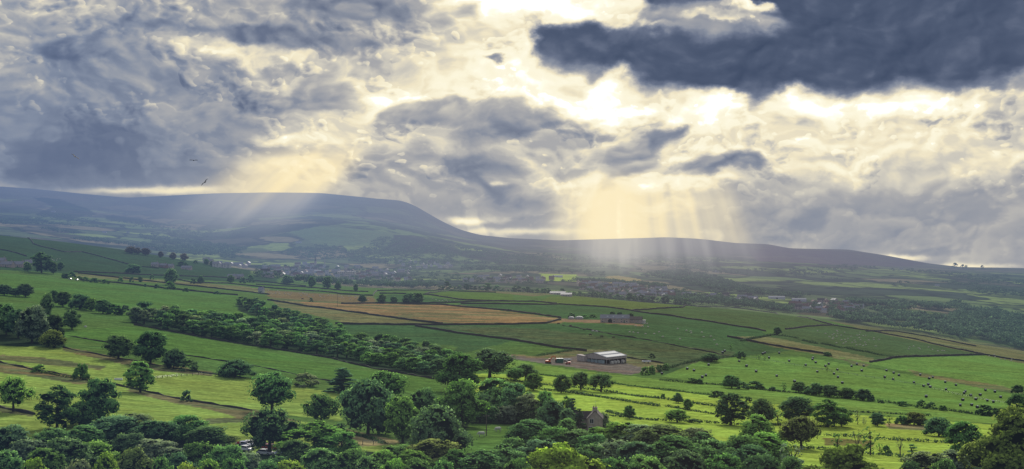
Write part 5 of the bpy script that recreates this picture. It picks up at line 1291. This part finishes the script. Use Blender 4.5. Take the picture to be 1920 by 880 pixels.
# ------------------------------------------------------------------ the town and the far woods
def tiny_house(wallm, roofm, W=9, D=7, e=5, a=7.8, chim=True):
    mb = MB(); gable_walls(mb, W, D, e, a, 0); gable_roof(mb, W, D, e, a, mi=1)
    if chim: mb.box(W*.36, W*.36+1, -.4, .4, a-.5, a+1.2, 0)
    for x in (-.27, .2):
        for z in (1, 3.4): mb.box(x*W-.5, x*W+.6, -D/2-.04, -D/2+.02, z, z+1.2, 2)
    return mb.mesh('house', [M[wallm], M[roofm], M['glass']])
TH = {'stone': [tiny_house('palestone','slate'), tiny_house('wallstone','slate', 16, 7, 5, 7.6), tiny_house('wallstone','darkslate', 12, 8)],
      'white': [tiny_house('white','slate'), tiny_house('cream','slate', 11)],
      'red': [tiny_house('brick','redtile', 10), tiny_house('cream','redtile', 9), tiny_house('palestone','redtile', 12)]}
hr = random.Random(21)
def town(poly, n, seed, mix, label, group, du=6, dv=2.2, k=1.0):
    for u, v in fill_poly(poly, n, du, dv, seed):
        o = bpy.data.objects.new('house', hr.choice(TH[hr.choice(mix)])); link(o); o.location = at(u, v)
        o.rotation_euler = (0, 0, hr.choice([0, 1.57, .3, -.4, 2.8])+hr.uniform(-.2, .2)); q = k*hr.uniform(1.0, 1.4); o.scale = (q, q, q)
        tag(o, label, 'house', group)
town([(490,500),(560,497),(640,500),(700,505),(770,512),(770,530),(640,526),(490,522)], 85, 1, ['stone','stone','stone','white','red'], 'one of the grey stone houses of the town left of centre', 'town houses left of centre')
town([(745,492),(840,493),(850,503),(750,506)], 24, 2, ['stone','white'], 'one of the pale houses on the slope right of the mill', 'houses on the slope right of the mill', 5, 2)
town([(870,519),(1035,523),(1035,531),(870,530)], 26, 3, ['red','stone','white'], 'one of the houses strung along the valley floor in the centre', 'houses strung along the valley floor')
town([(1080,533),(1150,534),(1250,545),(1265,560),(1180,560),(1090,545)], 75, 4, ['stone','stone','red'], 'one of the close-packed lilac-roofed houses of the estate beyond the brow', 'houses of the estate beyond the brow', 7, 2.4)
town([(1265,556),(1340,556),(1420,560),(1420,568),(1290,568)], 18, 5, ['stone'], 'one of the terraced houses right of the estate', 'terraced houses right of the estate')
town([(1482,574),(1530,566),(1600,570),(1622,582),(1560,588),(1500,586)], 36, 6, ['red','red','stone','white'], 'one of the red-roofed houses in the trees at the right', 'red-roofed houses at the right', 6, 2.2)
town([(380,493),(470,497),(480,507),(400,501)], 16, 7, ['stone','white'], 'one of the tiny houses at the left end of the town', 'houses at the left end of the town', 6, 2)
for u, v, W, lab in [(100,398,20,'white farmhouse in front of the dark forest at the far left'),(196,437,16,'white building far off behind the left hillside'),(240,437,10,'small white house far off behind the left hillside'),(430,428,24,'pale long shed at the foot of the big hill'),
   (560,456,22,'pale sheds on the slope above the town'),(1253,484,14,'white cottage alone on the right-hand hill'),(1342,511,26,'pale farm on the slope right of centre'),(1690,505,18,'white farm in dark trees on the right skyline slope'),(1757,537,14,'white farm in the far fields at the right'),(1348,539,10,'small white house among the dark trees right of centre'),(1850,539,12,'tiny white farm near the right edge')]:
    P = at(u, v); house(P, 0, W, 8, 4, 7, 'white', 'slate', lab, wins=[(-W*.25,1.2,1.2,1.2),(W*.25,1.2,1.2,1.2)], door=0., name='farmhouse', cat='farmhouse')
# landmarks of the town
def mill():
    P = at(650, 518); r = empty('mill', P, -.05); k = P.y/F
    mb = MB(); mb.box(-17*k, 17*k, -7, 7, -2, 8.5*k); mb.build('wall', M['cream'], r)
    mb = MB(); mb.box(-17.4*k, 17.4*k, -7.4, 7.4, 8.5*k+.01, 8.5*k+.8); mb.build('roof', M['slate'], r)
    mb = MB(); mb.box(-3.5*k, .5*k, -3, 3, 8.5*k+.82, 15*k); mb.build('tower', M['wallstone'], r)
    for i in range(9):
        for z in (2.2*k, 5.4*k):
            mb = MB(); x = (-14+i*3.5)*k; mb.box(x-1.1, x+1.1, -7.05, -6.98, z, z+2.2); mb.build('window', M['glass'], r)
    tag(r, 'long pale mill building with a dark tower in the town', 'mill')
mill()
def church():
    P = at(592, 503); k = P.y/F; r = empty('church', P); t = 2.4*k
    mb = MB(); gable_walls(mb, 14*k, 10, 5, 10); n = mb.build('nave', M['wallstone'], r); n.location = (6*k, 0, 0)
    mb = MB(); gable_roof(mb, 14*k, 10, 5, 10); n = mb.build('roof', M['darkslate'], r); n.location = (6*k, 0, 0)
    mb = MB(); mb.box(-t, t*.6, -t, t, -1, 13*k); mb.build('tower', M['wallstone'], r)
    mb = MB(); mb.add([(-t,-t,13*k+.02),(t*.6,-t,13*k+.02),(t*.6,t,13*k+.02),(-t,t,13*k+.02),(-t*.2,0,23*k)], [(3,2,1,0),(0,1,4),(1,2,4),(2,3,4),(3,0,4)]); mb.build('spire', M['darkslate'], r)
    tag(r, 'church with a dark pointed spire rising over the town', 'church')
church()
def chimney_stack():
    P = at(609, 500); k = P.y/F; mb = MB(); mb.tube([(0,0,-1),(0,0,16*k)], [1.6,1.0], 10); mb.tube([(0,0,16*k),(0,0,16.6*k)], [1.3,1.3], 10)
    o = mb.build('mill_chimney', M['wallstone'], loc=P); tag(o, 'thin tall mill chimney right of the church spire', 'chimney')
chimney_stack()
for u, v, w, h, lab in [(1456,561,30,4,'long pale warehouse, left one in the trees right of centre'),(1498,565,26,4,'long pale green warehouse, right one in the trees right of centre'),(595,512,16,4,'pale flat shed below the church'),(571,503,10,3,'brick works building left of the church'),(680,529,8,4,'small light blue shed at the town edge'),(1045,520,20,2,'low white pavilion beside the sunlit pitch')]:
    P = at(u, v); k = P.y/F; r = empty('warehouse', P, -.06); W = w*k; H = h*k
    mb = MB(); mb.box(-W/2, W/2, -9, 9, -1, H); mb.build('wall', M['brick' if 'brick' in lab else 'skylight'], r)
    mb = MB(); mb.prism([(-9.3,H+.02),(9.3,H+.02),(0,H+2.2)], -W/2-.3, W/2+.3, axis='x'); mb.build('roof', M['sheet'], r)
    mb = MB(); mb.box(-2, 2, -9.06, -9.0+.02, 0, min(4, H*.7)); mb.build('door', M['glass'], r)
    tag(r, lab, 'warehouse')
car_like = None
# row of dark trees behind the middle brow
tr.seed(77)
brow = [(490,531),(505,532),(520,532),(556,534),(600,536)]
for u in list(range(826, 1090, 9))+list(range(1096, 1300, 8)):
    uu = u+tr.uniform(-3, 3); P = atY(uu, tr.uniform(2350, 2700)); h = tr.uniform(8, 15)
    tree('small', P, h, h*tr.uniform(.9, 1.3), tr.choice('dkd'), 'one of the dark trees lining the back of the middle brow', 'dark trees behind the middle brow')

def far_wood(name, spots, label, hmin=8, hmax=14, tint='k', wide=1.25):
    """a far-off wood read as one mass: many low crowns in one mesh"""
    rg = np.random.default_rng(len(spots)); Vs = []; Qs = []; Ns = []; Ts = []; b = 0
    o0 = spots[0]
    for p in spots:
        h = rg.uniform(hmin, hmax); w = h*rg.uniform(.8, 1.2)*wide; n = 46 if p.y < 4200 else 20
        nl = 4; c = rg.normal(0, .22, (nl, 3))*[w, w, h*.4]+[0, 0, h*.55]; R = np.array([w*.33, w*.33, h*.34])
        d = rg.normal(size=(n, 3)); d /= np.linalg.norm(d, axis=1)[:, None]; d[:, 2] = np.abs(d[:, 2])*1.1-.25
        q = c[rg.integers(0, nl, n)]+d*R; q[:, 2] = np.maximum(q[:, 2], .3)
        q = q+np.array(p-o0); s = (h*.26 if n == 46 else h*.42)*rg.uniform(.7, 1.4, (n, 1))
        a = rg.normal(size=(n, 3)); a /= np.linalg.norm(a, axis=1)[:, None]; e = np.cross(a, d); 
        V = np.stack([q+a*s*.5, q+e*s*.5, q-a*s*.5, q-e*s*.5], 1).reshape(-1, 3)
        Vs.append(V); Qs.append(np.arange(n*4).reshape(-1, 4)+b); b += n*4; Ns.append(np.repeat(d, 4, 0))
        Ts.append(np.repeat(np.clip(.12+.35*d[:, 2]+.35*q_rand(rg, n)*rg.random(), 0, 1), 4))  # upward leaves tinted paler as painted light on the crowns
    me = fast_mesh(name, np.vstack(Vs), np.vstack(Qs))
    x = me.attributes.new('tint', 'FLOAT', 'POINT'); x.data.foreach_set('value', np.concatenate(Ts).astype(np.float32))
    x = me.attributes.new('nrm', 'FLOAT_VECTOR', 'POINT'); x.data.foreach_set('vector', np.vstack(Ns).astype(np.float32).ravel())
    me.materials.append(M['leaf']); o = bpy.data.objects.new(name, me); o.location = o0; link(o); o.color = CN[tint]+(1,)
    tag(o, label, 'woodland', kind='stuff')
def q_rand(rg, n): return rg.random(n)
def spots_in(polys, n, seed, y0=2300):
    """ground positions, in a share for each outline"""
    r = random.Random(seed); out = []
    for poly, w in polys:
        us = [p[0] for p in poly]; vs = [p[1] for p in poly]; k = 0; t = 0
        while k < n*w and t < n*w*12:
            t += 1; u = r.uniform(min(us), max(us)); v = r.uniform(min(vs), max(vs))
            if inpoly(np.array(u), np.array(v), poly):
                P = at(u, v)
                if P.y > y0: out.append(P); k += 1
    return out
def gappy(sp): return [p for p in sp if fbm2(np.array(p.x/60+90), np.array(p.y/130+90), 17, 3) > -.06]
right = [([(1570,590),(1620,583),(1700,580),(1720,590),(1780,600),(1790,570),(1860,595),(1925,600),(1925,662),(1840,645),(1720,622),(1620,610),(1555,600)], .7),
         ([(1620,560+14),(1700,572),(1790,578),(1790,584),(1700,580)], .12), ([(1590,568),(1640,572),(1660,576),(1600,574)], .05), ([(1790,585),(1870,585),(1925,600),(1925,612),(1800,600)], .12)]
far_wood('right_woodland', gappy(spots_in(right, 1700, 5)), 'dark woodland filling the valley bottom at the right', 10, 18)
mid = [([(1200,519),(1262,510),(1300,512),(1370,530),(1400,544),(1440,549),(1520,557),(1490,562),(1400,552),(1330,545),(1260,528)], .42),
       ([(1255,566),(1300,560),(1380,568),(1470,578),(1490,590),(1440,585),(1360,574),(1290,572)], .22),
       ([(860,503),(1000,503),(1140,516),(1130,520),(1070,514),(960,512),(860,508)], .14), ([(1030,532),(1110,530),(1250,543),(1240,538),(1100,528)], .08), ([(500,528),(640,534),(820,538),(820,542),(640,542),(490,532)], .14)]
far_wood('middle_woodland', spots_in(mid, 1300, 6), 'dark wooded ridge and tree belts between the town and the right-hand woods', 9, 15)
left = [([(0,405),(60,405),(240,440),(480,455),(560,490),(760,500),(1000,497),(1200,510),(1500,520),(1925,560),(1925,520),(1500,492),(1200,482),(960,478),(850,462),(700,445),(480,440),(240,415),(100,398)], .62),
        ([(0,408),(70,412),(130,424),(240,440),(400,458),(480,470),(470,490),(340,478),(240,462),(120,448),(0,434)], .38)]
def clumped(sp):
    return [p for p in sp if fbm2(np.array(p.x/150+90), np.array(p.y/420+90), 13, 3) > .0]
far_wood('valley_trees', clumped(spots_in(left, 6500, 8, 2800)), 'countless hedgerow trees and copses dotted over the far valley', 7, 13, 'k', 1.5)
town_t = [([(480,500),(770,505),(860,520),(1040,530),(1040,536),(760,530),(480,526)], .5), ([(1070,530),(1260,543),(1430,562),(1430,570),(1180,560),(1080,546)], .3), ([(1480,572),(1620,570),(1625,588),(1500,590)], .2)]
far_wood('town_trees', spots_in(town_t, 620, 9), 'garden and street trees scattered between the houses of the town', 6, 11)
for u, v, h in [(1790,501,14),(1805,502,11),(1811,502,9),(1842,503,10)]:
    tree('small', at(u, v+2), h*2.2, h*2.6, 'k', 'one of the small dark trees on the right-hand skyline', 'trees on the right-hand skyline')
# ------------------------------------------------------------------ sky, sun, camera
SUN_AZ = math.atan((SUNU-960)/F); LAMP_EL = math.radians(28)
def build_world():
    w = bpy.data.worlds.new('World'); scene.world = w; w.use_nodes = True
    w.node_tree.nodes.clear(); t = NT(w.node_tree)
    d = t.new('ShaderNodeTexCoord').outputs['Generated']
    dn = t.vm('NORMALIZE', d)
    sp = t.new('ShaderNodeSeparateXYZ'); t.l.new(dn, sp.inputs[0]); X, Y, Z = sp.outputs
    az = t.m('ARCTAN2', X, Y)
    hyp = t.m('SQRT', t.m('SUBTRACT', 1., t.m('MULTIPLY', Z, Z)))
    el = t.m('ARCTAN2', Z, hyp)
    # angles expressed in units of 1/F radians, measured from the middle of the view
    U0 = t.m('MULTIPLY_ADD', az, F*1.035, 960.); V0 = t.m('MULTIPLY_ADD', el, -F*1.0, 440.)
    P = t.new('ShaderNodeCombineXYZ', ins={0: U0, 1: V0, 2: 0.}).outputs[0]
    # domain warp: ragged cloud edges
    Ps = t.vm('MULTIPLY', P, (1/240., 1/150., 0))
    w1 = t.noise(Ps, 1.0, 3, .5, 0, out='Color', dim='2D')
    w2 = t.noise(t.vm('ADD', Ps, (7.3, 2.1, 0)), 4.2, 4, .55, out='Color', dim='2D')
    W = t.vm('MULTIPLY_ADD', t.vm('SUBTRACT', w1, (.5,.5,.5)), (190,110,0), P)
    W = t.vm('MULTIPLY_ADD', t.vm('SUBTRACT', w2, (.5,.5,.5)), (46,34,0), W)
    W = t.new('ShaderNodeMix', data_type='VECTOR', ins={0: t.ss(V0, 330, 395), 4: W, 5: t.vm('MULTIPLY_ADD', t.vm('SUBTRACT', w1, (.5,.5,.5)), (90,14,0), P)}).outputs[1]
    B = [(200,180,430,170,-.16),(1900,240,120,60,.05),(150,285,330,66,-.13),(60,320,260,36,-.10),(960,385,110,24,-.08),(1830,365,210,44,-.06),(1500,405,160,32,-.08),(1650,440,300,36,-.08),(1350,250,520,150,.075),(1000,150,420,110,.06),
      # (u, v, half-width, half-height, amount): brighter where the cloud thins, darker where it thickens
     (940,12,100,36,.62),(1075,22,150,34,.62),(835,0,60,26,.3),(1000,140,130,36,.30),(1125,172,66,32,.48),(1010,190,130,26,.28),(900,150,150,60,.22),
     (700,180,90,46,.30),(725,185,40,18,.25),(625,240,80,34,.26),(545,268,52,15,.50),(400,88,76,11,.30),(490,108,90,12,.30),(585,148,70,16,.30),
     (1280,214,190,26,.34),(1500,196,230,26,.55),(1760,196,150,26,.36),(1560,265,210,48,.20),(1110,352,170,13,.26),(1245,338,80,11,.34),
     (1290,352,100,9,.30),(1530,334,66,12,.36),(1380,230,90,24,.22),(1890,330,70,15,.28),(1700,300,200,50,.16),(1380,285,140,40,.12),(1850,270,120,50,.12),(1200,310,120,30,.12),(300,230,140,30,.08),(850,270,120,30,.1),(330,90,120,30,.06),(1215,60,40,9,.42),(1270,72,40,9,.35),(1330,48,50,8,.4),(1400,20,50,8,.62),
     (372,12,22,7,.32),(112,50,46,10,.32),(290,22,60,12,.12),(860,90,100,40,.2),(1170,410,140,46,.10),(530,325,80,30,.14),(760,215,80,40,.14),
     
     
     
     
     
     ]
    L = .445
    for (u, v, rx, ry, a) in B:
        q = t.vm('MULTIPLY_ADD', W, (1/rx, 1/ry, 0), (-u/rx, -v/ry, 0))
        e = t.m('POWER', .36788, t.vm('DOT_PRODUCT', q, q))
        L = t.m('MULTIPLY_ADD', e, a, L)
    # cloud bodies at two sizes: scalloped crisp edges, lit rim on the sun's side, darker core
    tosun = t.vm('NORMALIZE', t.vm('SUBTRACT', (SUNU, SUNV, 0), P))
    def body(off, sx, sy, seed, det):
        Q = P if off is None else t.vm('ADD', P, off)
        Q = t.vm('MULTIPLY_ADD', t.vm('SUBTRACT', w1, (.5,.5,.5)), (sx*.5,sy*.45,0), Q)
        n = t.noise(t.vm('MULTIPLY_ADD', Q, (1/sx, 1/sy, 0), (seed, seed*.7, 0)), 1., det, .52, dim='2D')
        Qw = t.vm('MULTIPLY_ADD', t.vm('SUBTRACT', w2, (.5,.5,.5)), (sx*.13,sy*.16,0), Q)
        v = t.new('ShaderNodeTexVoronoi', feature='F1', voronoi_dimensions='2D'); t.l.new(t.vm('MULTIPLY', Qw, (3.6/sx, 2.9/sy, 0)), v.inputs['Vector'])
        v.inputs['Scale'].default_value = 1.; v.inputs['Detail'].default_value = 1; v.inputs['Roughness'].default_value = .5
        return t.m('MULTIPLY_ADD', t.m('SUBTRACT', .45, v.outputs['Distance']), .20, n)
    calm = t.m('MULTIPLY', t.m('MULTIPLY', t.ss(V0, 290, 400, 1., .20), t.m('MAXIMUM', t.ss(V0, 200, 270, 1., .0), t.ss(U0, 350, 620, .40, 1.))), t.m('MULTIPLY_ADD', t.ss(L, -.05, .42), .88, .12))
    n0 = body(None, 250., 135., 0., 5); n1 = body(t.vm('MULTIPLY', tosun, (14., 14., 0)), 250., 135., 0., 5)
    tone = t.ramp(n0, [(0,(.60,)*3), (.44,(.58,)*3), (.485,(.60,)*3), (.505,(.53,)*3), (.57,(.45,)*3), (.66,(.36,)*3), (.85,(.32,)*3)])
    L = t.m('MULTIPLY_ADD', t.m('MULTIPLY', t.m('SUBTRACT', tone, .50), calm), 1.05, L)
    L = t.m('MULTIPLY_ADD', t.m('MULTIPLY', t.m('MAXIMUM', t.m('MINIMUM', t.m('SUBTRACT', n0, n1), .10), -.08), calm), 1.25, L)
    m0 = body(None, 140., 80., 5.3, 5); m1 = body(t.vm('MULTIPLY', tosun, (9., 9., 0)), 140., 80., 5.3, 5)
    mm = t.ss(m0, .50, .53)
    hl = t.m('MAXIMUM', t.m('MINIMUM', t.m('SUBTRACT', m0, m1), .09), -.06)
    small_ = t.m('MULTIPLY', mm, t.m('MULTIPLY_ADD', hl, 2.1, t.m('MULTIPLY_ADD', t.m('SUBTRACT', m0, .50), -1.1, .035)))
    L = t.m('MULTIPLY_ADD', small_, calm, L)
    # nearer, darker clouds in front of the glow: first the grey ones, then the great slate bank
    D2 = [(700,13,150,40,1),(590,25,120,22,.7),(535,82,115,20,1),(440,68,90,15,.9),(640,95,50,15,.5),(175,125,105,46,.95),(90,120,100,30,.8),(60,250,160,26,.5),(300,60,90,14,.6),(250,215,120,20,.4),(30,165,70,15,.8),(120,187,60,12,.6),
      (400,135,70,24,.85),(910,118,46,12,1.1),(690,88,28,18,.7),(880,322,100,50,1.0),(750,300,60,36,.45),(950,375,90,26,.5),(1225,255,58,24,1),(1300,240,50,18,.95),(1190,283,46,18,.85),(1410,308,68,26,1.05),
      (1320,318,50,16,.7),(985,235,60,34,1.0),(610,172,50,28,.8),(830,205,80,20,.8),(1850,165,60,16,.8),(230,45,110,24,.6),(60,60,80,18,.45),(1640,232,60,11,.5),(1860,360,120,30,.45),(1500,372,90,20,.5),(840,262,100,20,.5),(1700,345,90,16,.4),(905,55,36,14,.5)]
    D1 = [(1015,78,44,34,.9),(1085,84,90,40,.95),(1180,95,120,46,1),(1300,122,130,46,1),(1400,150,120,40,.9),(1520,110,180,66,1),(1700,70,220,90,1),(1890,70,180,95,1),(1255,8,46,26,1.1),(1560,6,150,36,.8),(1800,130,120,30,.4),
      (1290,62,60,9,-.8),(1355,40,44,9,-.75),(1412,20,38,9,-1.2),(1350,4,80,14,.7),(1480,16,90,30,.5)]
    Wc = t.vm('MULTIPLY_ADD', t.vm('SUBTRACT', w1, (.5,.5,.5)), (120,64,0), P)
    Wc = t.vm('MULTIPLY_ADD', t.vm('SUBTRACT', w2, (.5,.5,.5)), (52,32,0), Wc)
    tex = t.m('ADD', t.m('MULTIPLY', t.m('SUBTRACT', n0, .5), .5), t.m('MULTIPLY', t.m('SUBTRACT', n0, n1), 1.0))
    for D, dark, tx, e0, e1, amp in ((D2, .29, 1.0, .15, 1.0, 2.6), (D1, -.11, 1.0, .12, .98, 2.2)):
        acc = 0.
        for (u, v, rx, ry, a_) in D:
            q = t.vm('MULTIPLY_ADD', Wc, (1/rx, 1/ry, 0), (-u/rx, -v/ry, 0))
            acc = t.m('MULTIPLY_ADD', t.m('POWER', .36788, t.vm('DOT_PRODUCT', q, q)), a_, acc)
        f = t.m('MULTIPLY_ADD', t.m('SUBTRACT', n0, .5), amp, acc)
        mk = t.ss(f, e0, e1)
        core_ = t.m('MULTIPLY_ADD', t.ss(acc, .5, 1.3), -.10, dark+.06)
        val = t.m('MULTIPLY_ADD', tex, tx, core_)
        if D is D1: val = t.m('ADD', val, t.ss(U0, 1000, 1650, .14, 0.))
        if D is D1: val = t.m('ADD', val, t.ss(acc, .35, 1.15, .20, 0.))
        rim = t.m('MULTIPLY', t.m('MULTIPLY', t.ss(f, e0-.3, e0+.05), t.m('SUBTRACT', 1., mk)), .07)
        L = t.m('ADD', L, rim)
        L = t.m('ADD', t.m('MULTIPLY', L, t.m('SUBTRACT', 1., mk)), t.m('MULTIPLY', val, mk))
    # slits of light along the horizon
    for (u, v, rx, ry, a) in [(250,362,110,6,.40),(340,356,60,6,.34),(868,414,42,7,.45),(960,434,120,6,.30),(1690,482,50,5,.46),(1820,497,70,5,.34),(930,344,12,4,.3)]:
        Wq = t.vm('MULTIPLY_ADD', t.vm('SUBTRACT', w2, (.5,.5,.5)), (60,12,0), P)
        q = t.vm('MULTIPLY_ADD', Wq, (1/rx, 1/ry, 0), (-u/rx, -v/ry, 0))
        L = t.m('MULTIPLY_ADD', t.m('POWER', .36788, t.vm('DOT_PRODUCT', q, q)), a, L)
    bm = t.new('ShaderNodeGroup'); bm.node_tree = BG; t.l.new(U0, bm.inputs[0]); t.l.new(V0, bm.inputs[1])
    beam = bm.outputs[0]
    gl = t.new('ShaderNodeCombineXYZ', ins={0: U0, 1: V0, 2: 0.}).outputs[0]
    L = t.m('MULTIPLY_ADD', beam, .36, L)
    C = t.ramp(t.m('MULTIPLY', t.m('ADD', L, .5), 1/1.8), [(0, srgb(54,68,94)), (.233, srgb(80,92,116)), (.375, srgb(106,116,138)), (.475, srgb(136,143,158)), (.567, srgb(170,170,172)), (.65, srgb(209,204,191)),
                    (.725, srgb(240,229,199)), (.80, srgb(252,245,218)), (.9, srgb(255,250,228)), (1, srgb(255,255,246))])
    # bluer to the left, where the cloud is far from the sun
    C = t.mix(t.m('MULTIPLY', t.ss(U0, 0, 700, .55, 0.), t.ss(L, .3, .7, 1, .1)), C, t.vm('MULTIPLY', C, (.80,.93,1.10)))
    C = t.mix(t.m('MULTIPLY', t.m('MINIMUM', beam, 1.), .70), C, srgb(252,232,184))
    # brightest gaps carry the most light
    hot = t.m('MULTIPLY_ADD', t.ss(L, 1.05, 1.5), .8, 1.)
    C = t.vm('MULTIPLY', C, t.new('ShaderNodeCombineXYZ', ins={0: hot, 1: hot, 2: hot}).outputs[0])
    sky = t.new('ShaderNodeTexSky', sky_type='NISHITA', sun_disc=False, sun_elevation=LAMP_EL, sun_rotation=SUN_AZ, air_density=1.2, dust_density=2.0)
    bs = t.new('ShaderNodeBackground', ins={1: .10}); t.l.new(sky.outputs[0], bs.inputs[0])
    bc = t.new('ShaderNodeBackground', ins={1: 1.0}); t.l.new(C, bc.inputs[0])
    # cloud thins overhead and behind; unseen cloud there kept dense as added front fill
    cover = t.m('MAXIMUM', t.m('MULTIPLY', t.ss(Y, -.1, .35), t.ss(Z, .45, .8, 1., .6)), .75)
    mx = t.new('ShaderNodeMixShader'); t.l.new(cover, mx.inputs[0]); t.l.new(bs.outputs[0], mx.inputs[1]); t.l.new(bc.outputs[0], mx.inputs[2])
    out = t.new('ShaderNodeOutputWorld'); t.l.new(mx.outputs[0], out.inputs[0])
    w.cycles.sampling_method = 'MANUAL'; w.cycles.sample_map_resolution = 512
build_world()

sun = bpy.data.lights.new('sun', 'SUN'); sun.energy = 4.0; sun.angle = math.radians(13); sun.color = (1, .93, .80)
so = bpy.data.objects.new('sun', sun); link(so)
el = LAMP_EL
dirv = Vector((math.sin(SUN_AZ)*math.cos(el), math.cos(SUN_AZ)*math.cos(el), math.sin(el)))
so.rotation_euler = dirv.to_track_quat('Z', 'Y').to_euler(); so.location = (0, 0, 400)

cam = bpy.data.cameras.new('camera'); co = bpy.data.objects.new('camera', cam); link(co)
co.location = (0, 0, CZ); co.rotation_euler = (math.pi/2, 0, 0)
cam.sensor_width = 36; cam.lens = 36*F/1920; cam.clip_start = .5; cam.clip_end = 100000
scene.camera = co
scene.render.engine = 'CYCLES'
scene.view_settings.view_transform = 'Standard'; scene.view_settings.look = 'None'; scene.view_settings.exposure = 0
scene.cycles.max_bounces = 4; scene.cycles.diffuse_bounces = 1; scene.cycles.transparent_max_bounces = 4
